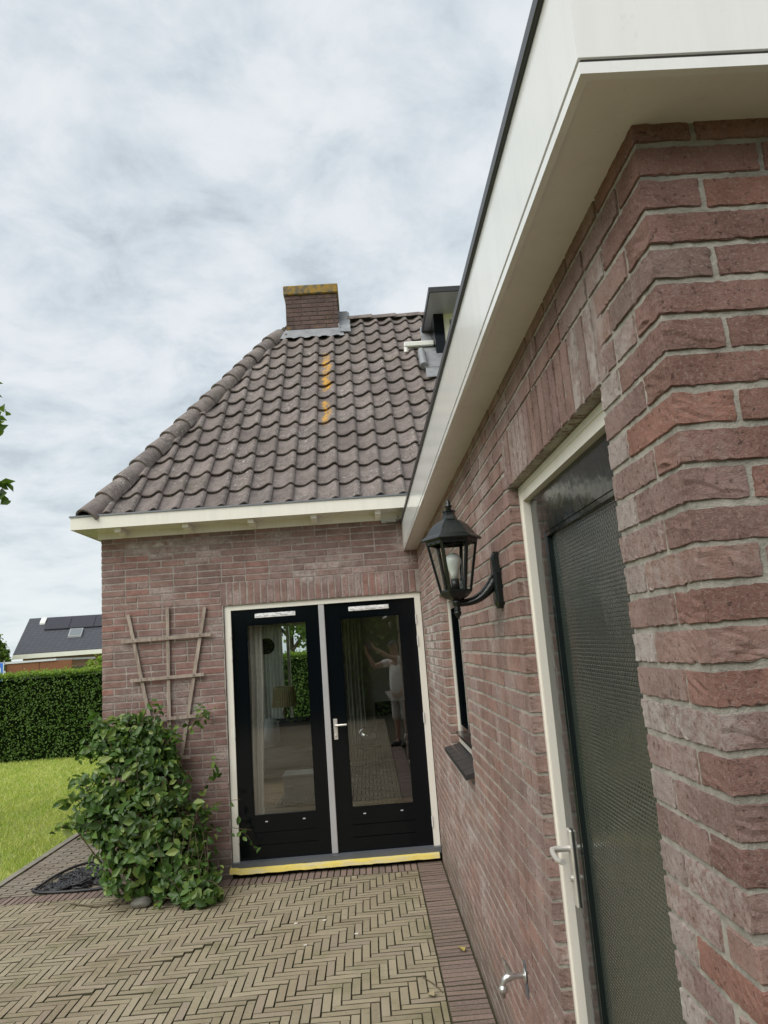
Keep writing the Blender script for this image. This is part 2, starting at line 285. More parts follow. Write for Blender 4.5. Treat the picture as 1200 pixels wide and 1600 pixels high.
# ------------------------------------------------------------------ mesh helpers
class MB:
    def __init__(s): s.v = []; s.f = []; s.sm = []
    def add(s, v, f, smooth=False):
        o = len(s.v); s.v += [tuple(p) for p in v]; s.f += [tuple(i+o for i in q) for q in f]; s.sm += [smooth]*len(f); return s
    def box(s, a, b, bev=0.0):
        (x0, y0, z0), (x1, y1, z1) = a, b
        if bev <= 0:
            v = [(x, y, z) for z in (z0, z1) for y in (y0, y1) for x in (x0, x1)]
            return s.add(v, [(0, 2, 3, 1), (4, 5, 7, 6), (0, 1, 5, 4), (2, 6, 7, 3), (0, 4, 6, 2), (1, 3, 7, 5)])
        bm = bmesh.new(); bmesh.ops.create_cube(bm, size=1)
        bmesh.ops.scale(bm, vec=(x1-x0, y1-y0, z1-z0), verts=bm.verts); bmesh.ops.translate(bm, vec=((x0+x1)/2, (y0+y1)/2, (z0+z1)/2), verts=bm.verts)
        bmesh.ops.bevel(bm, geom=list(bm.edges), offset=bev, segments=1, affect='EDGES'); s.bm(bm); return s
    def bm(s, bm, smooth=False):
        bm.verts.index_update(); s.add([v.co[:] for v in bm.verts], [[v.index for v in f.verts] for f in bm.faces], smooth); bm.free()
    def bar(s, a, b, w, h, upv=(0, 0, 1)):
        a, b = Vector(a), Vector(b); d = (b-a).normalized(); x = d.cross(Vector(upv)).normalized(); y = x.cross(d)
        v = [p + x*sx*w/2 + y*sy*h/2 for p in (a, b) for sy in (-1, 1) for sx in (-1, 1)]
        return s.add(v, [(0, 1, 3, 2), (4, 6, 7, 5), (0, 4, 5, 1), (2, 3, 7, 6), (0, 2, 6, 4), (1, 5, 7, 3)])
    def tube(s, pts, r, n=8, cap=True, closed=False):
        pts = [Vector(p) for p in pts]; rs = r if isinstance(r, (list, tuple)) else [r]*len(pts); rings = []; prev = None
        for i, p in enumerate(pts):
            if closed: d = pts[(i+1) % len(pts)]-pts[i-1]
            else: d = pts[min(i+1, len(pts)-1)]-pts[max(i-1, 0)]
            d.normalize(); ref = prev if prev is not None else (Vector((0, 0, 1)) if abs(d.z) < .9 else Vector((1, 0, 0)))
            x = (ref - d*ref.dot(d))
            if x.length < 1e-4: x = d.orthogonal()
            x.normalize(); prev = x; y = d.cross(x); rings.append([p + (x*math.cos(k*2*PI/n)+y*math.sin(k*2*PI/n))*rs[i] for k in range(n)])
        v = [q for rg in rings for q in rg]; f = []; m = len(rings)
        for i in range(m if closed else m-1):
            for k in range(n):
                a, b = i*n+k, i*n+(k+1) % n; c, d2 = ((i+1) % m)*n+(k+1) % n, ((i+1) % m)*n+k; f.append((a, b, c, d2))
        s.add(v, f, True)
        if cap and not closed: s.add(rings[0], [tuple(range(n))[::-1]]); s.add(rings[-1], [tuple(range(n))])
        return s
    def lathe(s, prof, n=24, c=(0, 0, 0), smooth=True, rot=0.0):
        v = [(c[0]+r*math.cos(rot+k*2*PI/n), c[1]+r*math.sin(rot+k*2*PI/n), c[2]+z) for r, z in prof for k in range(n)]; f = []
        for i in range(len(prof)-1):
            for k in range(n): f.append((i*n+k, i*n+(k+1) % n, (i+1)*n+(k+1) % n, (i+1)*n+k))
        if prof[0][0] > 1e-5: f.append(tuple(range(n))[::-1])
        if prof[-1][0] > 1e-5: f.append(tuple((len(prof)-1)*n+k for k in range(n)))
        return s.add(v, f, smooth)
    def prism(s, poly, z0, z1):
        n = len(poly); v = [(x, y, z0) for x, y in poly]+[(x, y, z1) for x, y in poly]
        return s.add(v, [tuple(range(n))[::-1], tuple(range(n, 2*n))]+[(i, (i+1) % n, n+(i+1) % n, n+i) for i in range(n)])
    def mesh(s, name):
        m = bpy.data.meshes.new(name); m.from_pydata(s.v, [], s.f); m.polygons.foreach_set('use_smooth', s.sm); m.update(); return m
    def build(s, name, mat, parent=None):
        m = s.mesh(name); m.materials.append(mat); return link(name, m, parent)
def link(name, mesh, parent=None):
    o = bpy.data.objects.new(name, mesh); col.objects.link(o)
    if parent is not None: o.parent = parent
    return o
def tag(o, label, cat, group=None):
    o['label'] = label; o['category'] = cat
    if group: o['group'] = group
    return o
def thing(name, label, cat, loc=(0, 0, 0), group=None):
    o = bpy.data.objects.new(name, None); col.objects.link(o); o.location = loc; o.empty_display_size = .1
    return tag(o, label, cat, group)
def struct(o, kind='structure'): o['kind'] = kind; return o
def box(name, a, b, mat, parent=None, bev=0): return MB().box(a, b, bev).build(name, mat, parent)
def np_mesh(name, V, Fq, mat, parent=None, smooth=False):
    m = bpy.data.meshes.new(name); nv = len(V); k = Fq.shape[1]; nf = len(Fq)
    m.vertices.add(nv); m.vertices.foreach_set('co', V.astype(np.float32).ravel()); m.loops.add(nf*k); m.loops.foreach_set('vertex_index', Fq.astype(np.int32).ravel())
    m.polygons.add(nf); m.polygons.foreach_set('loop_start', np.arange(0, nf*k, k, dtype=np.int32)); m.polygons.foreach_set('loop_total', np.full(nf, k, np.int32))
    m.update(calc_edges=True); m.validate()
    if smooth: m.polygons.foreach_set('use_smooth', [True]*nf)
    m.materials.append(mat); return link(name, m, parent)
def cam_px(P):
    d = Vector(P)-CAM; z = d.dot(fw)
    if z < .1: return (-9e3, -9e3, z)
    return (600+F_PX*d.dot(rt)/z, 800-F_PX*d.dot(up)/z, z)
def in_frame(P, m=40):
    u, v, z = cam_px(P); return z > .1 and -m < u < 1200+m and -m < v < 1600+m

# leaves: N leaf blades from points, normals, sizes; two folded halves, six vertices, one island each
def leaves(P, Nn, size, ratio=.5, fold=.25, droop=.2):
    n = len(P); Nn = Nn/np.maximum(np.linalg.norm(Nn, axis=1, keepdims=True), 1e-6)
    r = rng.normal(size=(n, 3)); T = np.cross(Nn, r); T /= np.maximum(np.linalg.norm(T, axis=1, keepdims=True), 1e-6); B = np.cross(Nn, T)
    s = size[:, None]; w_ = s*ratio
    v0 = P-T*s*.5; v1 = P+T*s*.5-Nn*s*droop
    a1 = P-T*s*.12+B*w_*.5+Nn*w_*fold; a2 = P-T*s*.12-B*w_*.5+Nn*w_*fold
    b1 = P+T*s*.2+B*w_*.38+Nn*w_*(fold-.12); b2 = P+T*s*.2-B*w_*.38+Nn*w_*(fold-.12)
    V = np.stack([v0, a1, b1, v1, b2, a2], 1).reshape(-1, 3); o = np.arange(n)[:, None]*6
    Fq = np.concatenate([o+np.array([[0, 3, 2, 1]]), o+np.array([[0, 5, 4, 3]])], 0); return V, Fq
def rand_unit(n): a = rng.normal(size=(n, 3)); return a/np.linalg.norm(a, axis=1, keepdims=True)

# ------------------------------------------------------------------ dimensions
W_L = -2.918; ZF = 3.022; DX0, DX1, DZ0, DZ1 = -1.811, -.004, .112, 2.327
LY = -5.680; ZR = 2.720; OH = .125
HZ0 = .037; AZ0 = .0555; CP = .0625

# ------------------------------------------------------------------ ground, patio, path, lawn
g = MB().box((-400, -400, -.40), (400, 400, -.045)).build('ground', M_LAWN); struct(g)
pb = MB().box((-3.93, -13.4, -.30), (6, 0.30, -.009)).build('patio', M_SAND); struct(pb)
pth = MB().box((-3.93, .302, -.30), (W_L, 9.0, -.009)).build('path', M_SAND); struct(pth)
kb = struct(MB().box((-4.0, -9.5, -.2), (-3.932, 9.0, .012)).build('kerb', M_KERB))

def brick_mesh(name, L, H, D, nx, nz, amp, seed, bev=.006, hi=False):
    """brick: x 0..L, z 0..H, face at y=0 looking to -y, depth D"""
    bm = bmesh.new(); bmesh.ops.create_cube(bm, size=1); bmesh.ops.scale(bm, vec=(L, D, H), verts=bm.verts); bmesh.ops.translate(bm, vec=(L/2, D/2, H/2), verts=bm.verts)
    bmesh.ops.bevel(bm, geom=list(bm.edges), offset=bev, segments=2 if hi else 1, affect='EDGES')
    if hi:
        for ax, n, ln in ((0, nx, L), (2, nz, H), (1, 5, D)):
            for i in range(1, n):
                p = [0, 0, 0]; p[ax] = ln*i/n; nn = [0, 0, 0]; nn[ax] = 1
                bmesh.ops.bisect_plane(bm, geom=list(bm.verts)+list(bm.edges)+list(bm.faces), plane_co=p, plane_no=nn, dist=1e-5)
    for v in bm.verts:
        q = v.co*(95 if hi else 30)+Vector((seed*13.1, seed*7.7, seed*3.3)); n_ = Vector((mnoise.noise(q), mnoise.noise(q+Vector((31, 0, 0))), mnoise.noise(q+Vector((0, 57, 0)))))
        ed = min(abs(v.co.x), abs(L-v.co.x), 9)+min(abs(v.co.z), abs(H-v.co.z), 9)
        k = amp*(2.0 if min(v.co.x, L-v.co.x, v.co.z, H-v.co.z) < .007 else .7)
        if hi: k *= 1+2.2*max(0, mnoise.noise(v.co*22+Vector((seed, 0, 0))))
        v.co += n_*k
    mb = MB(); mb.bm(bm, False); return mb.mesh(name)
NV = 6
BR = {(.21, 0): [brick_mesh('brick', .21, .0505,   .09, 1, 1, .0014, i, .0035) for i in range(NV)], (.10, 0): [brick_mesh('brick', .10, .0505, .09, 1, 1, .0014, i+20, .0035) for i in range(NV)],
      (.21, 1): [brick_mesh('brick', .21, .0515, .09, 22, 6, .0013, i+40, .0013, True) for i in range(8)], (.10, 1): [brick_mesh('brick', .10, .0515, .09, 11, 6, .0013, i+60, .0013, True) for i in range(8)],
      'q': [brick_mesh('brick', .21, .0515, .10, 22, 6, .0013, i+80, .0013, True) for i in range(8)]}

def place_bricks(specs, parent, mat_one, mat_far, limit, far_name='far_bricks', matf=None):
    """specs: list of (matrix, length, nominal, hi, pxarea, material) ; the largest in view become objects, the rest one mesh"""
    specs.sort(key=lambda s: -s['a']); far = MB()
    for i, s in enumerate(specs):
        if s.get('q'): ms = BR['q']; nom = .21
        else: nom = .21 if s['L'] > .15 else .10; ms = BR[(nom, s.get('hi', 0))]
        Mx = s['M'] @ Matrix.Diagonal((s['L']/nom, 1, s.get('H', .0505)/.0505, 1))
        if i < limit and s['a'] > 0:
            key = (s.get('mat') or mat_one).name
            me = random.choice(ms); k = me.name+key
            if k not in MC: c = me.copy(); c.materials.clear(); c.materials.append(s.get('mat') or mat_one); MC[k] = c
            o = link('brick', MC[k], parent); o.matrix_local = Mx
        else:
            me = random.choice(BR[(nom, 0)])
            far.add([(Mx @ v.co)[:] for v in me.vertices], [tuple(p.vertices) for p in me.polygons])
    if far.v: struct(far.build(far_name, mat_far, parent), 'stuff')
MC = {}
def wall_spec(P, rotz, L, H=.0505, upright=False, **k):
    Mx = Matrix.Translation(P) @ Matrix.Rotation(rotz, 4, 'Z')
    if upright: Mx = Mx @ Matrix.Translation((H, 0, 0)) @ Matrix.Rotation(-PI/2, 4, 'Y')
    Mx = Mx @ Matrix.Rotation(random.gauss(0, .004), 4, 'Y') @ Matrix.Translation((0, random.uniform(-.0014, .0010), random.uniform(-.001, .001)))
    c = Mx @ Vector((L/2, 0, .025)); nrm = (Mx.to_3x3() @ Vector((0, -1, 0))); d = CAM-c
    a = max(0, nrm.dot(d.normalized()))*L*H/d.length_squared if in_frame(c, 60) else 0
    return dict(M=Mx, L=L, H=H, a=a, **k)
def fill(intervals, start, parity, wild=.12, joint=.010):
    """brick spans on the line, running bond with an odd header"""
    res = []; x = start-(.11 if parity else 0); end = max(b for a, b in intervals)
    while x < end:
        L = .10 if random.random() < wild else .21
        for a, b in intervals:
            s0, s1 = max(x, a), min(x+L, b)
            if s1-s0 > .035: res.append((s0, s1-s0))
        x += L+joint
    return res

# ------------------------------------------------------------------ main house
house = thing('brick_house', 'brown brick house with hipped grey tile roof, chimney and black garden doors', 'house', (W_L, 0, 0))
Hp = lambda *p: (p[0]-W_L, p[1], p[2])          # world to house-local
def hbuild(mb, name, mat, par=None):
    if par is None: mb.v = [(x-W_L, y, z) for x, y, z in mb.v]; return mb.build(name, mat, house)
    mb.v = [(x-W_L, y, z) for x, y, z in mb.v]; return mb.build(name, mat, par)
R_ = .0036
mb = MB(); mb.box((W_L+R_, R_, -.2), (DX0-.004, .30, ZF+.3)); mb.box((DX0-.004, R_, DZ1+.002), (4.0, .30, ZF+.3)); mb.box((.004, R_, -.2), (4.0, .30, DZ1+.002))
mb.box((DX0-.004, .10, -.2), (.004, .30, .06))
wall = hbuild(mb, 'wall', M_MORT)
def m_texbrick(name):
    a = Mat(name); s = a.xyz(); c = a.n('ShaderNodeCombineXYZ'); a.l(a.mul(s[0], s[1], 'ADD'), c.inputs[0]); a.l(s[2], c.inputs[1]); br = a.n('ShaderNodeTexBrick'); a.l(c.outputs[0], br.inputs['Vector'])
    br.inputs['Scale'].default_value = 1; br.inputs['Brick Width'].default_value = .22; br.inputs['Row Height'].default_value = .0625; br.inputs['Mortar Size'].default_value = .006
    br.inputs['Color1'].default_value = (.17, .095, .082, 1); br.inputs['Color2'].default_value = (.21, .11, .09, 1); br.inputs['Mortar'].default_value = (.25, .21, .18, 1)
    a.set(Base_Color=br.outputs['Color'], Roughness=.9); a.bump(br.outputs['Fac'], -.6, .006); return a.m
M_TB = m_texbrick('brick_side_wall')
mb = MB(); mb.box((W_L+.004, .30, -.2), (W_L+.22, 1.6, ZF+.3)); mb.box((W_L+.004, 4.4, -.2), (W_L+.22, 5.8, ZF+.3)); mb.box((W_L+.004, 1.6, -.2), (W_L+.22, 4.4, .70)); mb.box((W_L+.004, 1.6, 2.36), (W_L+.22, 4.4, ZF+.3)); mb.box((W_L+.22, 5.55, -.2), (-2.35, 5.8, ZF+.3)); mb.box((-1.15, 5.55, -.2), (4.0, 5.8, ZF+.3))
mb.box((-2.35, 5.55, -.2), (-1.15, 5.8, .72)); mb.box((-2.35, 5.55, 2.36), (-1.15, 5.8, ZF+.3)); mb.box((3.8, .30, -.2), (4.0, 5.55, ZF+.3))
hbuild(mb, 'outer_wall', M_TB)
specs = []
ncourse = int((ZF-HZ0)/CP)+1
for i in range(-1, ncourse):
    z = HZ0+CP*i+.006; zc = z+.025
    iv = [(W_L, 0.0)] if zc > DZ1+.21 else [(W_L, DX0-.012)]
    if zc > DZ1 and zc <= DZ1+.21: iv = [(W_L, DX0-.012-.018)]
    for x, L in fill(iv, W_L, i % 2): specs.append(wall_spec(Hp(x+random.uniform(-.001, .001)*0, 0, z), 0, L))
nb = int((0-(DX0-.03))/.0622)
for k in range(nb):
    x = DX0-.028+k*.0625; specs.append(wall_spec(Hp(x, 0, DZ1+.004), 0, .205, upright=True))
for s in specs:   # specs hold house-local matrices: view test in world space
    Mw = Matrix.Translation((W_L, 0, 0)) @ s['M']; c = Mw @ Vector((s['L']/2, 0, .025)); d = CAM-c; s['a'] = (max(0, -d.normalized().y)*s['L']/d.length_squared) if in_frame(c) else 0
place_bricks(specs, wall, M_FB, M_FBi, 300)

# eaves: frieze, soffit, brackets, box gutter
OE = .28
hbuild(MB().box((W_L-.02, -.022, ZF-.005), (-.002, .0, ZF+.062)), 'frieze_board', M_CREAM)
hbuild(MB().box((W_L-.022, .0, ZF-.005), (W_L-.002, 5.8, ZF+.062)), 'frieze_board', M_CREAM)
hbuild(MB().box((W_L-.15, -OE+.02, ZF+.062), (4.0, .02, ZF+.080)).box((W_L-.15, .02, ZF+.062), (W_L+.1, 5.8, ZF+.080)), 'soffit', M_CREAM)
fb = MB(); fb.box((W_L-.172, -OE, ZF+.056), (4.0, -OE+.022, ZF+.168)); fb.box((W_L-.172, -OE+.022, ZF+.056), (W_L-.15, 5.9, ZF+.168))
fas = hbuild(fb, 'fascia', M_CREAM)
hbuild(MB().box((W_L-.182, -OE-.010, ZF+.168), (4.0, -OE+.05, ZF+.182)).box((W_L-.182, -OE+.05, ZF+.168), (W_L-.12, 5.9, ZF+.182)), 'gutter_edge', M_ZINC)
hbuild(MB().box((W_L-.14, -OE+.05, ZF+.10), (4.0, .02, ZF+.15)), 'gutter_lining', M_ZINC)
for bx in (-2.692, -2.089, -1.499, -.929, -.344):
    m = MB(); pr = [(-.022, .0), (-.022, -.0), (-.15, .0)]
    pts = [(-.022, ZF+.0605), (-.225, ZF+.0605), (-.225, ZF+.022), (-.19, ZF+.012), (-.14, ZF+.034), (-.10, ZF+.002), (-.06, ZF+.016), (-.022, ZF-.002)]
    n = len(pts); v = [(bx-.027, y, z) for y, z in pts]+[(bx+.027, y, z) for y, z in pts]
    m.add(v, [tuple(range(n))[::-1], tuple(range(n, 2*n))]+[(i, (i+1) % n, n+(i+1) % n, n+i) for i in range(n)])
    hbuild(m, 'bracket', M_CREAM)
# old metal hook under the gutter end
hk = MB(); hk.tube([(-.31, -.02, ZF-.01), (-.25, -.06, ZF-.018), (-.19, -.07, ZF-.03), (-.15, -.05, ZF-.02), (-.16, -.04, ZF+.03)], .007, 6); hk.box((-.31, -.03, ZF-.03), (-.18, -.002, ZF-.006))
hbuild(hk, 'hook', M_CHROME)

# ---------------- double garden door
door_y = .045
mb = MB(); fy0, fy1 = .022, .10
fr = MB(); fr.box((DX0, fy0, DZ0-.04), (DX0+.058, fy1, DZ1)); fr.box((DX1-.056, fy0, DZ0-.04), (DX1, fy1, DZ1)); fr.box((DX0+.058, fy0, DZ1-.046), (DX1-.056, fy1, DZ1))
frame = hbuild(fr, 'door_frame', M_CREAM)
for sx, x in ((0, DX0+.056), (1, DX1-.054)):
    for z in (2.082, 1.885, 1.2, .315):
        m = MB(); m.box((x-.006, fy0-.007, z-.045), (x+.006, fy0+.004, z+.045)); m.tube([(x, fy0-.006, z-.045), (x, fy0-.006, z+.045)], .006, 6); hbuild(m, 'hinge', M_HINGE, frame)
hbuild(MB().box((DX0, -.03, .066), (DX1, .10, DZ0+.002)), 'threshold', M_SILL)
hbuild(MB().box((DX0-.004, .03, -.05), (DX1, .099, .0655)), 'door_plinth', M_TRIM)
# taped wooden strip below the threshold: a little wavy
m = MB(); xs = np.linspace(DX0-.015, DX1-.02, 40); prof = [(-.075, .036), (-.068, .066), (-.02, .078), (-.018, .05)]
v = []
for x in xs:
    j = random.uniform(-.003, .003); v += [(x, y+j, z+j*.6+(.008 if x < DX0+.05 else 0)) for y, z in prof]
f = [(i*4+k, i*4+(k+1) % 4, (i+1)*4+(k+1) % 4, (i+1)*4+k) for i in range(39) for k in range(4)]+[(0, 3, 2, 1), (39*4, 39*4+1, 39*4+2, 39*4+3)]
m.add(v, f); tp = hbuild(m, 'taped_strip', M_TAPE); tp['label'] = 'yellow taped strip under the threshold'
leafspec = [((-1.753, -.951), (-1.624, -1.066), 'l'), ((-.897, -.060), (-.760, -.203), 'r')]
GZ0, GZ1 = .468, 2.143
for (x0, x1), (gx0, gx1), s in leafspec:
    m = MB(); y0, y1 = door_y, .095
    m.box((x0, y0, .116), (gx0, y1, 2.279)); m.box((gx1, y0, .116), (x1, y1, 2.279)); m.box((gx0, y0, GZ1), (gx1, y1, 2.279))
    zs = [.116, .231, .235, .334, .338, GZ0]
    m.box((gx0, y0, .116), (gx1, y1, .229)); m.box((gx0, y0+.001, .237), (gx1, y1, .332)); m.box((gx0, y0, .340), (gx1, y1, GZ0)); m.box((gx0, y0+.012, .229), (gx1, y1, .237)); m.box((gx0, y0+.012, .332), (gx1, y1, .340))
    lf = hbuild(m, 'door_leaf', M_BLACK)
    b = MB()                                            # glazing beads
    for a, c in (((gx0, y0+.004, GZ0), (gx0+.012, y0+.022, GZ1)), ((gx1-.012, y0+.004, GZ0), (gx1, y0+.022, GZ1)), ((gx0+.012, y0+.004, GZ1-.012), (gx1-.012, y0+.022, GZ1)), ((gx0+.012, y0+.004, GZ0), (gx1-.012, y0+.022, GZ0+.012))): b.box(a, c)
    hbuild(b, 'glazing_bead', M_BLACK, lf)
    hbuild(MB().box((gx0+.002, y0+.024, GZ0+.002), (gx1-.002, y0+.030, GZ1-.002)), 'pane', M_GLASS, lf)
    cxm = (gx0+gx1)/2-.005
    vs = MB().box((cxm-.187, y0-.010, 2.197), (cxm+.187, y0, 2.238), .004)
    for k in range(3): vs.box((cxm-.172+k*.118, y0-.013, 2.212), (cxm-.066+k*.118, y0-.010, 2.222))
    hbuild(vs, 'vent_strip', M_VENT, lf)
    for dxx in (-.16, .17): hbuild(MB().box((cxm+dxx-.012, y0-.006, .418), (cxm+dxx+.012, y0, .428), .002), 'drain_cap', M_GREY, lf)
    if s == 'r':
        h = MB().box((-.874, y0-.009, 1.067), (-.838, y0, 1.248), .003); hp = hbuild(h, 'handle_plate', M_STEEL, lf)
        h = MB().tube([(-.856, y0-.008, 1.195), (-.856, y0-.05, 1.195), (-.848, y0-.058, 1.195), (-.755, y0-.056, 1.195)], .0095, 10); hbuild(h, 'handle', M_STEEL, lf)
        hbuild(MB().lathe([(.0085, 0), (.0085, .004), (0, .004)], 12, (0, 0, 0)), 'lock', M_STEEL, lf).matrix_local = Matrix.Translation(Hp(-.856, y0-.009, 1.105)) @ Matrix.Rotation(PI/2, 4, 'X')
for ch in list(house.children_recursive):
    if ch.name.startswith('lock'): ch.data.transform(Matrix.Translation((W_L, 0, 0)))
hbuild(MB().box((-.951, door_y-.018, .116), (-.897, .095, 2.282), .004), 'meeting_stile', M_GREY)
# dark line of mastic between the frame and brick
hbuild(MB().box((DX0-.0035, .012, DZ0-.04), (DX0-.0002, .09, DZ1)), 'mastic_joint', M_TRIM)

# ---------------- roof
YR, ZRD = 2.9, 6.385; YE, ZE = -.22, 3.205
TH = math.atan2(ZRD-ZE, YR-YE); cs, sn = math.cos(TH), math.sin(TH)
def rp(x, s, h=0): return Vector((x, YE+s*cs-h*sn, ZE+s*sn+h*cs))
SL = (YR-YE)/cs
HIP0 = Vector((-2.94, YE-.02, ZE-.01)); APX = Vector((-1.30, YR, ZRD))
dk = MB(); dk.add([(-2.92, YE+.02, ZE-.05), (4, YE+.02, ZE-.05), (4, YR, ZRD-.06), (APX.x, YR, ZRD-.06)], [(0, 1, 2, 3)])
dk.add([(-2.92, YE+.02, ZE-.05), (APX.x, YR, ZRD-.06), (-2.98, 2*YR-YE, ZE-.05)], [(0, 1, 2)]); dk.add([(4, 2*YR-YE, ZE-.05), (-2.98, 2*YR-YE, ZE-.05), (APX.x, YR, ZRD-.06), (4, YR, ZRD-.06)], [(0, 1, 2, 3)])
roof = hbuild(dk, 'roof', M_TILE)
PW, GA = .2055, .3055
TPX = [-.10, 0, .11, .25, .40, .55, .68, .79, .88, .96, 1.03, 1.10]; TPY = [.004, -.009, -.019, -.0245, -.0235, -.013, .004, .0195, .0265, .0215, .006, -.012]
def tile_profile(u):   # u 0..1 across the cover width, Catmull-Rom through the control points
    k = max(1, min(len(TPX)-3, next((i for i in range(len(TPX)-1) if TPX[i+1] >= u), 1))); t = (u-TPX[k])/(TPX[k+1]-TPX[k]); a, b, c, d = TPY[k-1:k+3]
    return .5*((2*b)+(c-a)*t+(2*a-5*b+4*c-d)*t*t+(3*b-a-3*c+d)*t**3)
def tile_mesh(seed):
    m = MB(); nu = 18; Lt = GA+.055; us = [-.02+1.05*i/nu for i in range(nu+1)]; rows = []
    for t, sg in ((0, 0), (.03, .03), (.5, .5), (1, 1)):
        rows.append([(u*PW, t*Lt, tile_profile(u)+.034*(1-t*Lt/GA)+(.0 if t else -.005)) for u in us])
    v = [p for r in rows for p in r]; f = [(j*(nu+1)+i, j*(nu+1)+i+1, (j+1)*(nu+1)+i+1, (j+1)*(nu+1)+i) for j in range(len(rows)-1) for i in range(nu)]
    m.add(v, f, True)
    lip = [(x, y+.001, z-.017) for x, y, z in rows[0]]; m.add(rows[0]+lip, [(i, nu+1+i, nu+2+i, i+1) for i in range(nu)])
    un = [(x, Lt*.6, z-.017-.02) for x, y, z in rows[0]]; m.add(lip+un, [(i, nu+1+i, nu+2+i, i+1) for i in range(nu)])
    side = [rows[0][-1], rows[1][-1], rows[2][-1], rows[3][-1]]; m.add(side+[(x, y, z-.017) for x, y, z in side], [(i, i+1, 5+i, 4+i) for i in range(3)])
    me = m.mesh('roof_tile'); me.materials.append(M_TILE); return me
TM = tile_mesh(0)
bas = Matrix(((1, 0, 0, 0), (0, cs, -sn, 0), (0, sn, cs, 0), (0, 0, 0, 1)))
hn = (APX-HIP0).cross(Vector((0, -sn, cs))).normalized()      # in-plane normal of the hip line
if hn.dot(Vector((1, 0, 0))) < 0: hn = -hn
X_COL = -.72-.90*PW+.005
tiles = []
for r in range(0, 17):
    s0 = -.035+r*GA if r else -.02
    for c in range(-12, 13):
        x = X_COL+c*PW
        P = rp(x, s0 if r else -.02, .0)
        if x > 1.9: continue
        if SL-s0 < .06: continue
        ctr = rp(x+PW/2, s0+GA/2)
        d_low = (rp(x+PW, s0)-HIP0).dot(hn); d_hi = min((rp(x, s0)-HIP0).dot(hn), (rp(x, s0+GA+.05)-HIP0).dot(hn))
        if d_low < .0: continue
        in_ch = (-1.345 < x+PW/2 < -.61) and s0+.12 > (2.60-YE)/cs
        if in_ch: continue
        Mx = Matrix.Translation(P) @ bas @ Matrix.Rotation(random.gauss(0, .008), 4, 'Z') @ Matrix.Rotation(random.gauss(0, .006), 4, 'Y') @ Matrix.Rotation(random.gauss(0,.006),4,'X') @ Matrix.Translation((random.gauss(0, .003), random.gauss(0, .004), 0))
        me = TM
        cut_hip = d_hi < .01; cut_top = s0+GA+.055 > SL
        if cut_hip or cut_top:
            bm = bmesh.new(); bm.from_mesh(TM); bm.transform(Mx)
            if cut_hip: bmesh.ops.bisect_plane(bm, geom=list(bm.verts)+list(bm.edges)+list(bm.faces), plane_co=HIP0+hn*.02, plane_no=hn, clear_inner=True)
            if cut_top: bmesh.ops.bisect_plane(bm, geom=list(bm.verts)+list(bm.edges)+list(bm.faces), plane_co=(0, YR-.005, 0), plane_no=(0, 1, 0), clear_outer=True)
            if len(bm.faces) < 3: bm.free(); continue
            bm.transform(Mx.inverted()); me = bpy.data.meshes.new('roof_tile'); bm.to_mesh(me); bm.free(); me.materials.append(M_TILE)
        tiles.append((Mx, me, in_frame(ctr, 20)))
cnt = 0; rest = MB()
tiles.sort(key=lambda t: (not t[2], (CAM-t[0].translation).length))
for Mx, me, vis in tiles:
    Ml = Matrix.Translation((-W_L, 0, 0)) @ Mx
    if vis and cnt < 300: o = link('roof_tile', me, roof); o.matrix_local = Ml; cnt += 1
    else: rest.add([(Ml @ v.co)[:] for v in me.vertices], [tuple(p.vertices) for p in me.polygons], True)
if rest.v: struct(rest.build('hidden_tiles', M_TILE, roof), 'stuff')
# half-round hip tiles, each nesting under the next
def cap_mesh(Lc, r0, r1, n=10, a0=-.05, thick=.014):
    m = MB(); ring = lambda r, y: [(r*math.cos(PI*(k/n)*(1-2*a0)+PI*a0), y, r*math.sin(PI*(k/n)*(1-2*a0)+PI*a0)) for k in range(n+1)]
    A, B, C = ring(r0, 0), ring(r0, .012), ring(r1, Lc); m.add(A+B+C, [(j*(n+1)+i, (j+1)*(n+1)+i, (j+1)*(n+1)+i+1, j*(n+1)+i+1) for j in range(2) for i in range(n)], True)
    D = ring(r0-thick, 0); m.add(A+D, [(i, i+1, n+2+i, n+1+i) for i in range(n)]); E_ = ring(r1-thick, Lc); m.add(D+E_, [(i, i+1, n+2+i, n+1+i) for i in range(n)], True)
    return m
hd = (APX-HIP0); HL = hd.length; hd.normalize(); NH = 16; Lh = HL/NH*.975
cm = cap_mesh(Lh+.05, .114, .096, thick=.018).mesh('hip_tile'); cm.materials.append(M_TILE)
hz = Vector((0, 0, 1)); hx = hd.cross(hz).normalized(); hz2 = hx.cross(hd)
B3 = Matrix((hx, hd, hz2)).transposed().to_4x4()
for i in range(NH-1):
    P = HIP0+hd*(i*Lh-.04)+hz2*(-.005)
    o = link('hip_tile', cm, roof); o.matrix_local = Matrix.Translation((-W_L, 0, 0)) @ Matrix.Translation(P) @ B3 @ Matrix.Rotation(-.035, 4, 'X') @ Matrix.Rotation(random.gauss(0, .03), 4, 'Z')
    nl = MB().tube([(0, .03, .112), (0, .03, .135)], .006, 6).tube([(0,.03,.134),(0,.03,.138)],.010,6).build('nail', M_BARK, o) if False else None
rm = cap_mesh(.36, .115, .112, 8, .08).mesh('ridge_tile'); rm.materials.append(M_TILE)
for i in range(9):
    x = -.50+i*.335; o = link('ridge_tile', rm, roof)
    o.matrix_local = Matrix.Translation((-W_L, 0, 0)) @ Matrix.Translation((x+.36, YR, ZRD-.045+random.uniform(-.006, .006))) @ Matrix.Rotation(PI/2, 4, 'Z') @ Matrix.Rotation(-.03, 4, 'X')
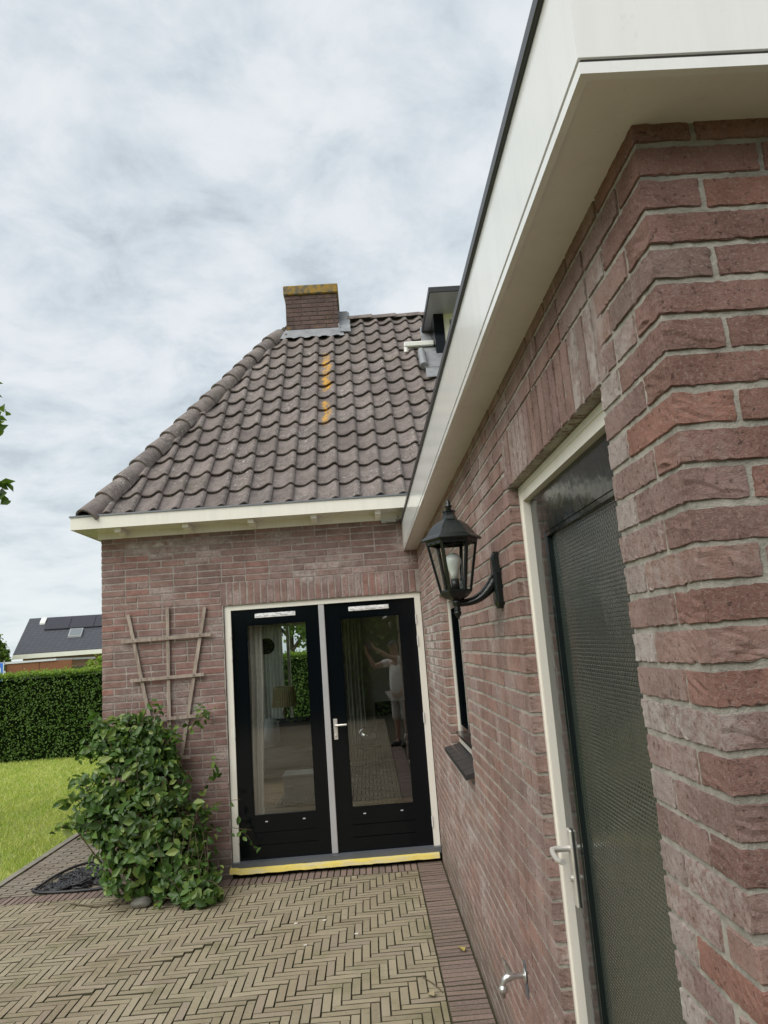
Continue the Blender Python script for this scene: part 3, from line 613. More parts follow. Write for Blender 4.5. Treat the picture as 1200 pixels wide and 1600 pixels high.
# mortar bedding under the hip caps
hbuild(MB().tube([HIP0+hd*.05-hz2*.02, APX-hd*.2-hz2*.02], .06, 6), 'hip_bedding', M_BARK, roof)
# chimney
CX0, CX1, CY0, CY1 = -1.325, -.615, 2.60, 3.20
ch = hbuild(MB().box((CX0+.006, CY0+.006, 5.6), (CX1-.006, CY1-.006, 6.72)), 'chimney', m_mortar('mortar_chimney', (.10, .08, .07)))
cb_ = MB()
for i in range(12):
    z = 5.98+i*.0625
    for axis in range(2):
        for (x, L) in fill([(CX0, CX1)] if axis == 0 else [(CY0, CY1)], CX0 if axis == 0 else CY0, i % 2, .05):
            me = random.choice(BR[(.21 if L > .15 else .10, 0)]); nom = .21 if L > .15 else .10
            if axis == 0: Mx = Matrix.Translation((x, CY0, z)) @ Matrix.Diagonal((L/nom, .5, 1, 1))
            else: Mx = Matrix.Translation((CX1, x, z)) @ Matrix.Rotation(PI/2, 4, 'Z') @ Matrix.Diagonal((L/nom, .5, 1, 1))
            cb_.add([(Mx @ v.co)[:] for v in me.vertices], [tuple(p.vertices) for p in me.polygons])
struct(hbuild(cb_, 'chimney_bricks', M_CB, ch), 'stuff')
hbuild(MB().box((CX0-.02, CY0-.03, 6.665), (CX1+.02, CY1+.03, 6.80), .012), 'chimney_cap', M_CAP, ch)
fl = MB()
zf0 = rp(0, (CY0-YE)/cs)[2]
fl.add([(CX0-.09, CY0-.14, zf0-.085), (CX1+.07, CY0-.14, zf0-.085), (CX1+.02, CY0-.012, zf0+.075), (CX0-.02, CY0-.012, zf0+.075)], [(0, 1, 2, 3)])
n_ = 18; wv = [(CX0-.09+(CX1-CX0+.16)*i/n_, CY0-.15+.004*math.sin(i), zf0-.095-.012*math.sin(i*1.9)) for i in range(n_+1)]; tv = [(p[0], CY0-.139, zf0-.082) for p in wv]
fl.add(wv+tv, [(i, i+1, n_+2+i, n_+1+i) for i in range(n_)])
for k in range(4):
    y = CY0-.05+k*.12; z0 = rp(0, (y-YE)/cs)[2]; fl.box((CX1-.004, y, z0-.03), (CX1+.012, y+.13, z0+.17)); fl.add([rp(CX1+.01, (y-YE)/cs-.03, .06), rp(CX1+.16, (y-YE)/cs-.03, .055), rp(CX1+.15, (y-YE)/cs+.17, .06), rp(CX1+.01, (y-YE)/cs+.17, .07)], [(0, 1, 2, 3)])
fl.box((CX1-.002, YR-.1, ZRD-.02), (CX1+.13, YR+.16, ZRD+.10))
hbuild(fl, 'lead_flashing', M_LEAD, ch)
# dormer, mostly hidden by the eaves of the annex
DM0, DMX = 1.82, .585
dorm_z = 5.905
dm = hbuild(MB().box((DMX, DM0, 5.15), (DMX+.03, 3.3, dorm_z)).box((DMX+.03, DM0, 5.15), (DMX+.126, DM0+.08, dorm_z)), 'dormer', M_BLACK)
dm['label'] = 'dark flat-roofed dormer behind the annex eaves'
hbuild(MB().box((DMX+.126, DM0+.01, 5.2), (DMX+.20, DM0+.08, dorm_z)).box((DMX+.20, DM0+.01, dorm_z-.08), (2.6, DM0+.08, dorm_z)).box((DMX+.20, DM0+.02, 5.2), (2.6, DM0+.08, 5.35)).box((2.52, DM0+.01, 5.35), (2.6, DM0+.08, dorm_z-.08)), 'dormer_frame', M_CREAM, dm)
hbuild(MB().box((DMX+.12, DM0+.05, 5.35), (2.52, DM0+.06, dorm_z-.08)), 'pane', M_WGLASS, dm)
hbuild(MB().box((DMX+.12, DM0+.09, 5.35), (2.52, DM0+.11, dorm_z-.08)), 'blind', M_BLACK, dm)
hbuild(MB().box((DMX-.09, DM0-.60, dorm_z), (2.75, 3.35, dorm_z+.02)), 'dormer_soffit', m_plain('dormer_panel_grey', (.46, .48, .52), .3), dm)
hbuild(MB().box((DMX-.105, DM0-.62, dorm_z-.012), (DMX-.09, 3.35, dorm_z+.05)).box((DMX-.09, DM0-.62, dorm_z-.012), (2.75, DM0-.60, dorm_z+.05)).box((DMX-.09, DM0-.60, dorm_z+.021), (2.75, 3.35, dorm_z+.045)), 'dormer_edge', M_TRIM, dm)
hbuild(MB().add([rp(DMX-.20, 2.35, .055), rp(2.7, 2.35, .055), rp(2.7, 3.05, .07), rp(DMX-.14, 3.05, .07)], [(0, 1, 2, 3)]).add([rp(DMX-.20, 2.6, .065), rp(DMX+.02, 2.6, .065), rp(DMX+.02, 3.9, .06), rp(DMX-.11, 3.9, .06)], [(0, 1, 2, 3)]), 'dormer_flashing', M_LEAD, dm)
wp = MB().box((.20, 1.94, 5.545), (DMX, 2.02, 5.615), .012).tube([(.225, 1.98, 5.56), (.225, 1.98, 5.485)], .030, 12); hbuild(wp, 'overflow_pipe', M_WHITEP, dm)
hbuild(MB().tube([rp(.40, 3.05, .085), rp(.395, 2.85, .08), rp(.39, 2.62, .075)], [.045, .052, .05], 8), 'lead_roll', M_LEAD, roof)

# ------------------------------------------------------------------ annex with the side door
anx = thing('brick_annex', 'red brick annex wing with white boxed eaves and dark side door', 'annex', (0, LY, 0))
def abuild(mb, name, mat, par=None):
    mb.v = [(x, y-LY, z) for x, y, z in mb.v]; return mb.build(name, mat, anx if par is None else par)
SY0, SY1, SZ1 = -5.360, -4.345, 2.366           # side door opening (near, far, head)
WY0, WY1, WZ0, WZ1 = -2.72, -1.66, 1.150, 2.178   # small window opening
mb = MB(); T = .22
def seg(y0, y1, z0, z1): mb.box((R_, y0, z0), (T, y1, z1))
seg(LY+R_, SY0-.004, -.2, ZR); seg(SY0-.004, SY1+.004, SZ1+.004, ZR); seg(SY0-.004, SY1+.004, -.2, .02); seg(SY1+.004, WY0-.004, -.2, ZR)
seg(WY0-.004, WY1+.004, -.2, WZ0); seg(WY0-.004, WY1+.004, WZ1+.004, ZR); seg(WY1+.004, .0, -.2, ZR)
mb.box((T, LY+R_, -.2), (3.2, LY+T, ZR))
awall = abuild(mb, 'wall', M_MORTA)
abuild(MB().box((3.2, LY+R_, -.2), (3.42, 0, ZR)), 'outer_wall', M_TB)
ROTW = -PI/2                      # local +x runs to -y, face looks to -x
specs = []
def wspec(yhi, L, z, **k):        # brick from y=yhi downwards in y
    return wall_spec((0, yhi-LY, z), ROTW, L, **k)
nA = int((ZR-AZ0)/CP)+1
for i in range(-1, nA):
    z = AZ0+CP*i+.006; zc = z+.025; par = i % 2
    # pier between the arris and the side door
    solid = []
    over_door = zc > SZ1; over_win = zc > WZ1
    pier_lo = LY+(.105 if par else .215)        # where the quoin ends on this face
    near_edge = SY0
    # quoin: even courses stretcher on the west face, odd courses stretcher on the near face
    if par == 0:
        specs.append(wspec(LY+.21, .21, z, q=1, hi=1, mat=random.choice((M_RB, M_AB))))
        if not over_door: specs.append(wspec(SY0, SY0-(LY+.22), z, hi=1, mat=M_WB if .55 < z < 2.5 else None))
    else:
        sq = wall_spec((0, 0, z), 0, .21, q=1, hi=1, mat=M_RB); specs.append(sq)
        if not over_door: specs.append(wspec(SY0, SY0-(LY+.11), z, hi=1))
    iv = []
    if over_door and zc < SZ1+.19: iv += [(LY+(.22 if par == 0 else .11), SY0-.035), (SY1+.03, 0)]
    elif over_door: iv += [(LY+(.22 if par == 0 else .11), 0)]
    else: iv += [(SY1, 0)]
    if zc > WZ0 and zc < WZ1: iv = [(a, min(b, WY0)) if (a < WY0 and b > WY1) else (a, b) for a, b in iv]+[(WY1, 0)]
    if zc > WZ1 and zc < WZ1+.19: iv = [(a, min(b, WY0-.035)) if (a < WY0 and b > WY1) else (a, b) for a, b in iv]+[(WY1+.03, 0)]
    for (y, L) in fill(iv, SY1 if not over_door else LY+.11, par, .10):
        c = Vector((0, y, z)); near = (c-CAM).length < 3.4
        specs.append(wspec(y+L, L, z, hi=1 if near else 0))
    # near face, right of the quoin
    x0 = .22 if par else .11
    for (x, L) in fill([(x0, 1.3)], x0, 0, .0): specs.append(wall_spec((x, 0, z), 0, L, hi=1, mat=M_RB))
for k in range(int((SY1-SY0+.065)/.0622)+1):
    specs.append(wall_spec((0, SY1+.03-k*.0622-LY, SZ1+.004), ROTW, .183, upright=True, hi=1))
for k in range(int((WY1-WY0+.065)/.0622)+1):
    specs.append(wall_spec((0, WY1+.03-k*.0622-LY, WZ1+.004), ROTW, .183, upright=True))
for s in specs:
    Mw = Matrix.Translation((0, LY, 0)) @ s['M']; c = Mw @ Vector((s['L']/2, 0, .025)); nrm = Mw.to_3x3() @ Vector((0, -1, 0)); d = CAM-c
    vis = in_frame(c, 90); s['a'] = max(.02, nrm.normalized().dot(d.normalized()))*s['L']/d.length_squared if vis else 0
    if s.get('hi') and s['a'] == 0: s['hi'] = 0; s['q'] = s.get('q')
place_bricks(specs, awall, M_AB, M_ABi, 300)
# brick ends lining the reveals, far jamb of door and window
rv = MB()
for (y, z0, z1) in ((SY1, .06, SZ1), (WY1, WZ0, WZ1)):
    for i in range(nA):
        z = AZ0+CP*i+.006
        if z0-.02 < z < z1-.03:
            me = random.choice(BR[(.10, 0)]); Mx = Matrix.Translation((.002, y+.0015-LY, z)) @ Matrix.Diagonal((1, .6, 1, 1)); rv.add([(Mx @ v.co)[:] for v in me.vertices], [tuple(p.vertices) for p in me.polygons])
struct(rv.build('reveal_bricks', M_ABi, awall), 'stuff')

# boxed eaves of the annex
E0 = -OH; EY = LY-OH
fa = MB()
FH = .248
fa.box((E0, EY, ZR+.0265), (E0+.026, -.002, ZR+FH)); fa.box((E0+.026, EY, ZR+.0265), (3.5, EY+.026, ZR+FH))
abuild(fa, 'fascia', M_WHITE)
li = MB().box((E0+.001, EY+.001, ZR-.001), (E0+.016, -.002, ZR+.019)).box((E0+.016, EY+.001, ZR-.001), (3.5, EY+.016, ZR+.019)); abuild(li, 'drip_moulding', M_WHITE)
abuild(MB().box((E0+.005, EY+.005, ZR+.0192), (E0+.026, -.002, ZR+.0263)).box((E0+.026, EY+.005, ZR+.0192), (3.5, EY+.026, ZR+.0263)), 'moulding_groove_shade', M_GROOVE_SHADE)  # shallow groove strip, coloured dark to stand for its shadow line
abuild(MB().box((E0+.016, EY+.016, ZR+.001), (.10, -.002, ZR+.014)).box((.10, EY+.016, ZR+.001), (3.5, LY+.10, ZR+.014)), 'soffit', M_SOFF)
abuild(MB().box((E0-.010, EY-.010, ZR+FH), (E0+.05, -.004, ZR+FH+.034), .004).box((E0+.051, EY-.010, ZR+FH), (3.5, EY+.05, ZR+FH+.034)), 'roof_trim', M_TRIM)
abuild(MB().box((E0+.026, EY+.026, ZR+.05), (3.45, -.002, ZR+FH-.02)), 'flat_roof', M_TRIM)
# side door
FD = .040
sf = MB(); sf.box((FD, SY1-.040, .03), (.13, SY1, SZ1)); sf.box((FD, SY0, .03), (.13, SY0+.040, SZ1)); sf.box((FD, SY0+.040, SZ1-.05), (.13, SY1-.040, SZ1))
sf.box((FD-.004, SY1-.016, .03), (FD, SY1, SZ1-.0)); sf.box((FD-.004, SY0+.016, SZ1-.018), (FD, SY1-.016, SZ1))
abuild(sf, 'side_door_frame', M_CREAM)
LD = .062; ly0, ly1 = SY0+.042, SY1-.042; lz1 = SZ1-.052; gz0, gz1 = .72, lz1-.13; gy0, gy1 = ly0+.11, ly1-.15
sl = MB(); sl.box((LD, gy1, .06), (LD+.04, ly1, lz1), .003); sl.box((LD, ly0, .06), (LD+.04, gy0, lz1), .003); sl.box((LD, gy0, gz1), (LD+.04, gy1, lz1)); sl.box((LD, gy0, .06), (LD+.04, gy1, gz0))
sleaf = abuild(sl, 'side_door_leaf', M_DKGREEN)
b = MB()
for a, c in (((LD+.003, gy0, gz0), (LD+.02, gy0+.014, gz1)), ((LD+.003, gy1-.014, gz0), (LD+.02, gy1, gz1)), ((LD+.003, gy0+.014, gz1-.014), (LD+.02, gy1-.014, gz1)), ((LD-.006, gy0+.014, gz0), (LD+.02, gy1-.014, gz0+.02))): b.box(a, c)
abuild(b, 'glazing_bead', M_DKGREEN, sleaf)
abuild(MB().box((LD+.018, gy0+.002, gz0+.002), (LD+.024, gy1-.002, gz1-.002)), 'patterned_pane', M_RIB, sleaf)
hy = ly1-.055; hz_ = 1.232
abuild(MB().box((LD-.010, hy-.02, hz_-.165), (LD, hy+.02, hz_+.055), .004), 'handle_plate', M_STEEL, sleaf)
abuild(MB().tube([(LD-.008, hy, hz_), (LD-.055, hy, hz_), (LD-.064, hy-.006, hz_)], .0095, 10).tube([(LD-.062, hy, hz_), (LD-.068, hy-.03, hz_-.003), (LD-.066, hy-.075, hz_-.010), (LD-.060, hy-.115, hz_-.004)], [.009, .008, .008, .009], 10), 'handle', M_STEEL, sleaf)
abuild(MB().tube([(LD-.010, hy, hz_-.085), (LD-.018, hy, hz_-.085)], .009, 10), 'lock', M_STEEL, sleaf)
abuild(MB().box((FD, SY0, -.02), (.16, SY1, .028)), 'side_door_step', M_SILL)
# small window
wd = .055
wf = MB(); wf.box((wd, WY1-.045, WZ0+.05), (.13, WY1-.002, WZ1)); wf.box((wd, WY0+.002, WZ0+.05), (.13, WY0+.045, WZ1)); wf.box((wd, WY0+.045, WZ1-.045), (.13, WY1-.045, WZ1)); wf.box((wd-.004, WY0+.045, WZ0+.05), (.13, WY1-.045, WZ0+.10))
win = abuild(wf, 'window', M_CREAM)
sh = MB(); a0, a1 = WY0+.047, WY1-.047
sh.box((wd+.012, a1-.05, WZ0+.11), (.12, a1, WZ1-.047)); sh.box((wd+.012, a0, WZ0+.11), (.12, a0+.05, WZ1-.047)); sh.box((wd+.012, a0+.05, WZ1-.10), (.12, a1-.05, WZ1-.047)); sh.box((wd+.012, a0+.05, WZ0+.11), (.12, a1-.05, WZ0+.165))
sh.box((wd-.022, a0, WZ0+.101), (wd+.012, a1, WZ0+.118))
abuild(sh, 'sash', M_BLACK, win)
abuild(MB().box((wd+.035, a0+.05, WZ0+.165), (wd+.041, a1-.05, WZ1-.10)), 'pane', M_WGLASS, win)
sil = MB()
for k in range(7):
    y0 = WY0-.02+k*((WY1-WY0+.04)/7); y1 = y0+(WY1-WY0+.04)/7-.006
    v = [(x, y, z) for y in (y0, y1) for x, z in ((-.045, WZ0-.012), (-.045, WZ0+.014), (.10, WZ0+.046), (.10, WZ0+.02))]
    t_ = MB().add(v, [(0, 1, 2, 3), (7, 6, 5, 4), (0, 4, 5, 1), (1, 5, 6, 2), (2, 6, 7, 3), (3, 7, 4, 0)]); abuild(t_, 'sill_tile', M_SLATE, win)
# dark room behind the annex window
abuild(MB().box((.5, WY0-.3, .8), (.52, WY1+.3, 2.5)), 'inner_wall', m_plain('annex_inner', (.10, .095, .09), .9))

# ------------------------------------------------------------------ pavers
def paver_mesh(seed):
    bm = bmesh.new(); bmesh.ops.create_cube(bm, size=1); bmesh.ops.scale(bm, vec=(.204, .048, .05), verts=bm.verts); bmesh.ops.translate(bm, vec=(.102, .024, -.025), verts=bm.verts)
    top = [e_ for e_ in bm.edges if all(v.co.z > -.01 for v in e_.verts)]; bmesh.ops.bevel(bm, geom=top, offset=.0028, segments=1, affect='EDGES')
    for v in bm.verts:
        q = v.co*40+Vector((seed*9.1, seed*3.7, 0)); v.co += Vector((mnoise.noise(q), mnoise.noise(q+Vector((9, 9, 9))), mnoise.noise(q+Vector((0, 20, 5)))))*.0016
    bad = [f_ for f_ in bm.faces if f_.normal.z < -.9]; bmesh.ops.delete(bm, geom=bad, context='FACES')
    m = MB(); bm.normal_update(); m.dirt = [1 if f_.normal.z < .93 else 0 for f_ in bm.faces]; m.bm(bm); return m
PM = [paver_mesh(i) for i in range(8)]
CRK = [Vector((-2.35, -2.12, 0)), Vector((-2.114, -1.969, 0)), Vector((-1.885, -1.609, 0)), Vector((-1.502, -1.326, 0)), Vector((-1.2, -1.16, 0))]
def sink(x, y):
    z = .006*mnoise.noise(Vector((x*.8, y*.8, 3)))+.003*mnoise.noise(Vector((x*3, y*3, 8)))
    best = None
    for a, b in zip(CRK[:-1], CRK[1:]):
        d = b-a; p = Vector((x, y, 0)); t = (p-a).dot(d)/d.length_squared
        if 0 <= t <= 1:
            sgn = d.x*(p.y-a.y)-d.y*(p.x-a.x); dist = abs(sgn)/d.length
            if best is None or dist < best[0]: best = (dist, sgn)
    if best and best[1] > 0: z += .013*math.exp(-best[0]/.16)*min(1, .35+abs(mnoise.noise(Vector((x*2.2, y*2.2, 1))))*2.2)
    return z
def lay(rects, parent, m_one, m_far, limit, far_name):
    """rects: (x0,y0,lx,ly) footprint of one paver each"""
    it = []
    for x0, y0, lx, ly in rects:
        horiz = lx >= ly; L, Wd = (lx, ly) if horiz else (ly, lx)
        z = sink(x0+lx/2, y0+ly/2)+random.uniform(-.0015, .0015)
        Mx = Matrix.Translation((x0+lx/2, y0+ly/2, z)) @ Matrix.Rotation((0 if horiz else PI/2)+random.gauss(0, .006), 4, 'Z') @ Matrix.Rotation(random.gauss(0, .008), 4, 'Y') @ Matrix.Rotation(random.gauss(0, .018), 4, 'X') @ Matrix.Translation((-L/2+.002, -Wd/2+.003, 0)) @ Matrix.Diagonal(((L-.003)/.204, (Wd-.0035)/.048, 1, 1))
        c = Vector((x0+lx/2, y0+ly/2, 0)); d = (CAM-c).length
        it.append((lx*ly/d**3 if in_frame(c, 10) else 0, Mx))
    it.sort(key=lambda t: -t[0]); far = MB(); dirt = []
    ms = []
    for k, m in enumerate(PM): me = m.mesh('paver'); me.materials.append(m_one); me.materials.append(M_SAND); me.polygons.foreach_set('material_index', m.dirt); ms.append(me)
    for i, (a, Mx) in enumerate(it):
        if i < limit and a > 0: o = link('paver', random.choice(ms), parent); o.matrix_local = Mx
        else: m = random.choice(PM); far.add([(Mx @ Vector(v))[:] for v in m.v], m.f); dirt += m.dirt
    if far.v: fo = far.build(far_name, m_far, parent); fo.data.materials.append(M_SAND); fo.data.polygons.foreach_set('material_index', dirt); struct(fo, 'stuff')
U = .0525
def clip(x0, y0, x1, y1, R):
    a, b, c, d = max(x0, R[0]), max(y0, R[1]), min(x1, R[2]), min(y1, R[3])
    return (a, b, c-a, d-b) if c-a > .02 and d-b > .02 else None
RH = (-3.92, -12.4, -.228, -.232)
rects = []
for ix in range(int(RH[0]/U)-6, int(RH[2]/U)+2):
    for iy in range(int(RH[1]/U)-6, int(RH[3]/U)+2):
        t = (ix-iy) % 8
        if t == 0: r = clip(ix*U, iy*U, (ix+4)*U, (iy+1)*U, RH)
        elif t == 7: r = clip(ix*U, iy*U, (ix+1)*U, (iy+4)*U, RH)
        else: continue
        if r: rects.append(r)
lay(rects, pb, M_PV, M_PVi, 240, 'far_pavers')
bord = [(-.225, -.02-(k+1)*.0545, .215, .0525) for k in range(140)]           # row along the annex wall
bord += [(-1.86+k*.0545, -.228, .0525, .205) for k in range(30)]               # row along the garden door
bord += [(-3.92+k*.0545, -.228, .0525, .205) for k in range(38)]
lay(bord, pb, M_PB, M_PBi, 60, 'far_border_pavers')
rects = []
for j in range(int(8.6/.0545)):
    y = -.018+j*.0545; x = -3.92-(.105 if j % 2 else 0)
    while x < W_L-.01:
        r = clip(x, y, x+.212, y+.0525, (-3.92, -1, W_L-.012, 9))
        if r: rects.append(r)
        x += .214
lay(rects, pth, M_PP, M_PPi, 120, 'far_path_pavers')

# ------------------------------------------------------------------ lawn blades
def grass(n, x0, x1, y0, y1, hmin, hmax, wid):
    u = rng.random(n); y = y0+(y1-y0)*u**1.5; x = x0+(x1-x0)*rng.random(n)
    a = rng.random(n)*2*PI; h = hmin+(hmax-hmin)*rng.random(n); ln = rng.normal(size=(n, 2))*.6*h[:, None]; w_ = wid*(.7+.6*rng.random(n))*(1+.06*(y-y0))
    P = np.stack([x, y, np.full(n, -.045)], 1); D = np.stack([np.cos(a), np.sin(a), 0*a], 1)*w_[:, None]
    T = P+np.stack([ln[:, 0], ln[:, 1], h], 1); V = np.stack([P-D, P+D, T], 1).reshape(-1, 3); return V, np.arange(3*n).reshape(n, 3)
V, Fq = grass(110000, -11.5, -4.0, .2, 9.8, .03, .075, .004); V2, F2 = grass(26000, -9.0, -4.0, -4.0, .2, .03, .075, .004); Fq = np.concatenate([Fq, F2+len(V)]); V = np.concatenate([V, V2])
gr = np_mesh('grass', V, Fq, M_GRASS); struct(gr, 'stuff'); gr['label'] = 'short yellowish mown lawn grass between the path and the hedge'; gr['category'] = 'grass'
V, Fq = grass(1500, -4.03, -3.985, .2, 6, .03, .09, .004)
tuf = np_mesh('edge_grass', V, Fq, M_GRASS); struct(tuf, 'stuff'); tuf['label'] = 'longer grass fringe hanging over the kerb'; tuf['category'] = 'grass'

# ------------------------------------------------------------------ hedges
def hedge(name, label, x0, x1, y0, y1, h, n, axis='x', size=.05, ntop=0):
    t = thing(name, label, 'hedge', ((x0+x1)/2, (y0+y1)/2, -.04)); c = Vector(t.location)
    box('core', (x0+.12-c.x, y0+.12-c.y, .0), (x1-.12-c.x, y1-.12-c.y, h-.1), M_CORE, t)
    fx, fy = (x1-x0), (y1-y0); areas = np.array([fx*h, fx*h, fy*h, fy*h, fx*fy*2.2]); k = rng.choice(5, n, p=areas/areas.sum())
    a, b = rng.random(n), rng.random(n); P = np.zeros((n, 3)); Nn = np.zeros((n, 3))
    dep = np.abs(rng.normal(size=n))*.05
    for f_, (nx, ny, nz) in enumerate(((0, -1, 0), (0, 1, 0), (-1, 0, 0), (1, 0, 0), (0, 0, 1))):
        m = k == f_; Nn[m] = (nx, ny, nz)
        if f_ < 2: P[m] = np.stack([x0+a[m]*fx, np.full(m.sum(), y0 if f_ == 0 else y1)-ny*dep[m], b[m]*h], 1)
        elif f_ < 4: P[m] = np.stack([np.full(m.sum(), x0 if f_ == 2 else x1)-nx*dep[m], y0+a[m]*fy, b[m]*h], 1)
        else: P[m] = np.stack([x0+a[m]*fx, y0+b[m]*fy, h-dep[m]*.6], 1)
    lump = np.array([mnoise.noise(Vector((p[0]*2.3, p[1]*2.3, p[2]*2.3))) for p in P]); P += Nn*(lump[:, None]*.07)
    P -= np.array([c.x, c.y, 0]); Q = Nn+rng.normal(size=(n, 3))*.75; Q[:, 2] += .25
    V, Fq = leaves(P, Q, size*(.6+.8*rng.random(n)), .6); np_mesh('foliage', V, Fq, M_HEDGE, t)
    if ntop:
        P = np.stack([x0+rng.random(ntop)*fx-c.x, y0+rng.random(ntop)*fy-.03-c.y, h-.03+np.abs(rng.normal(size=ntop))*.045], 1); Q = rng.normal(size=(ntop, 3)); Q[:, 2] = np.abs(Q[:, 2])*.6
        V, Fq = leaves(P, Q, size*(.7+.8*rng.random(ntop)), .5); np_mesh('young_shoots', V, Fq, M_HTOP, t)
    return t
hedge('garden_hedge', 'clipped dark green hedge along the far edge of the lawn', -12.5, 1.2, 9.72, 10.6, 1.83, 62000, size=.046, ntop=15000)
hedge('tall_hedge', 'tall dark hedge mirrored in the garden door glass', -8, 9, -14.6, -13.6, 3.3, 12000, size=.12)
hedge('boundary_hedge', 'long dark boundary hedge left of the lawn, mirrored in the side door', -13.6, -12.6, -13.5, 9.6, 2.6, 13000, size=.11)

# ------------------------------------------------------------------ climbing bush and trellis
bush = thing('climbing_bush', 'leafy green climbing bush growing up the wall beside the garden doors', 'bush', (-2.45, -.2, 0))
ell = [(-2.60, -.20, 1.22, .26, .14, .22, 300), (-2.78, -.22, 1.22, .14, .14, .20, 130), (-2.40, -.20, 1.12, .22, .14, .22, 210), (-2.62, -.28, .92, .34, .22, .30, 420), (-2.30, -.26, .80, .24, .20, .30, 280), (-2.84, -.34, .74, .24, .20, .16, 170),
       (-2.86, -.36, .58, .18, .2, .13, 110), (-2.50, -.36, .58, .40, .28, .30, 430), (-2.48, -.42, .28, .38, .28, .27, 370), (-2.20, -.40, .36, .28, .24, .26, 260), (-2.06, -.46, .15, .30, .22, .15, 220), (-1.92, -.62, .07, .22, .15, .07, 110), (-2.04, -.22, .48, .16, .14, .20, 90)]
ell = [(-2.52+(e[0]+2.52)*.90, e[1], e[2], e[3]*.90, *e[4:]) for e in ell]
Ps, Ns = [], []
for cx, cy, cz, rx, ry, rz, n in ell:
    n = int(n*1.35); d = rand_unit(n); rad = .55+.5*rng.random(n)**.6; lump = 1+.16*np.sin(d[:, 0]*5+cx*9)*np.cos(d[:, 2]*6+cz*7)
    P = np.array([cx, cy, cz])+d*np.array([rx, ry, rz])*(rad*lump)[:, None]; ok = (P[:, 1] < -.02) & (P[:, 2] > .012); Ps.append(P[ok]); Ns.append((d+rng.normal(size=(n, 3))*.45+np.array([0, -.45, .55]))[ok])
# loose sprigs
sp_st = MB()
spr = [((-2.9, -.3, .8), (-3.16, -.38, .76)), ((-2.9, -.34, .65), (-3.20, -.40, .56)), ((-2.85, -.34, .7), (-3.10, -.42, .66)), ((-2.1, -.2, 1.25), (-1.98, -.12, 1.50)), ((-2.7, -.25, 1.3), (-2.95, -.2, 1.38)), ((-2.0, -.2, .75), (-1.88, -.1, 1.0)), ((-2.05, -.3, .62), (-1.70, -.14, .66)), ((-1.95, -.3, .45), (-1.62, -.12, .40)), ((-2.5, -.25, 1.35), (-2.42, -.2, 1.54)), ((-2.65, -.25, 1.3), (-2.62, -.2, 1.50)), ((-1.98, -.5, .15), (-1.74, -.66, .08)), ((-2.05, -.15, 1.30), (-1.93, -.07, 1.42)), ((-1.7, -.13, .40), (-1.60, -.06, .22))]
for k in range(60):
    cx, cy, cz, rx, ry, rz, n = random.choice(ell); d = Vector((random.gauss(0, 1), -abs(random.gauss(0, .7)), random.gauss(.35, .8))).normalized(); a_ = Vector((cx+d.x*rx*.8, cy+d.y*ry*.8, cz+d.z*rz*.8)); b_ = a_+Vector((d.x, d.y*.6, d.z+.1))*random.uniform(.10, .24); b_.z = max(.04, b_.z); b_.x = min(b_.x, -1.8)
    if b_.x < -2.80 and b_.z < .50: continue
    spr.append((tuple(a_), tuple(b_)))
for a, b in spr:
    a, b = np.array(a), np.array(b); k = 11 if b[0] < -1.7 else 6; tt = rng.random(k); P = a+(b-a)*tt[:, None]+rng.normal(size=(k, 3))*.03; P[:, 1] = np.minimum(P[:, 1], -.03)
    Ps.append(P); Ns.append(rng.normal(size=(k, 3))*.6+np.array([0, -.6, .6])); m_ = (a+b)/2+np.array([0, 0, .03]); sp_st.tube([tuple(a), tuple(m_), tuple(b)], [.004, .003, .002], 5)
P = np.concatenate(Ps); Q = np.concatenate(Ns); c0 = np.array([-2.45, -.2, 0]); sz = .045+.07*rng.random(len(P))**1.8
V, Fq = leaves(P-c0, Q, sz, .58, .2, .18); np_mesh('foliage', V, Fq, M_BUSH, bush)
for k in range(46):
    b = Vector((-2.40+random.gauss(0, .09), -.2+random.uniform(-.15, .05), 0)); cx, cy, cz, rx, ry, rz, n = random.choice(ell); e_ = Vector((cx+random.uniform(-rx, rx), min(-.03, cy+random.uniform(-ry, ry)), cz+random.uniform(-rz*.3, rz)))
    mid = (b+e_)/2+Vector((random.gauss(0, .08), random.gauss(0, .05), .05)); sp_st.tube([b, mid, e_], [random.uniform(.006, .012), .006, .003], 5)
for k in range(14):
    b = Vector((-2.15+random.gauss(0, .12), -.55, .05)); e_ = b+Vector((random.gauss(.05, .1), random.uniform(-.1, .1), random.uniform(.25, .55))); sp_st.tube([b, (b+e_)/2+Vector((.03, -.02, 0)), e_], .0025, 4)
sp_st.tube([(-3.05, -.36, .01), (-2.8, -.5, .012), (-2.55, -.47, .015), (-2.4, -.42, .05)], .006, 5)
sp_st.v = [(x+2.45, y+.2, max(z, .0)) for x, y, z in sp_st.v]; sp_st.build('stems', M_STEM, bush)

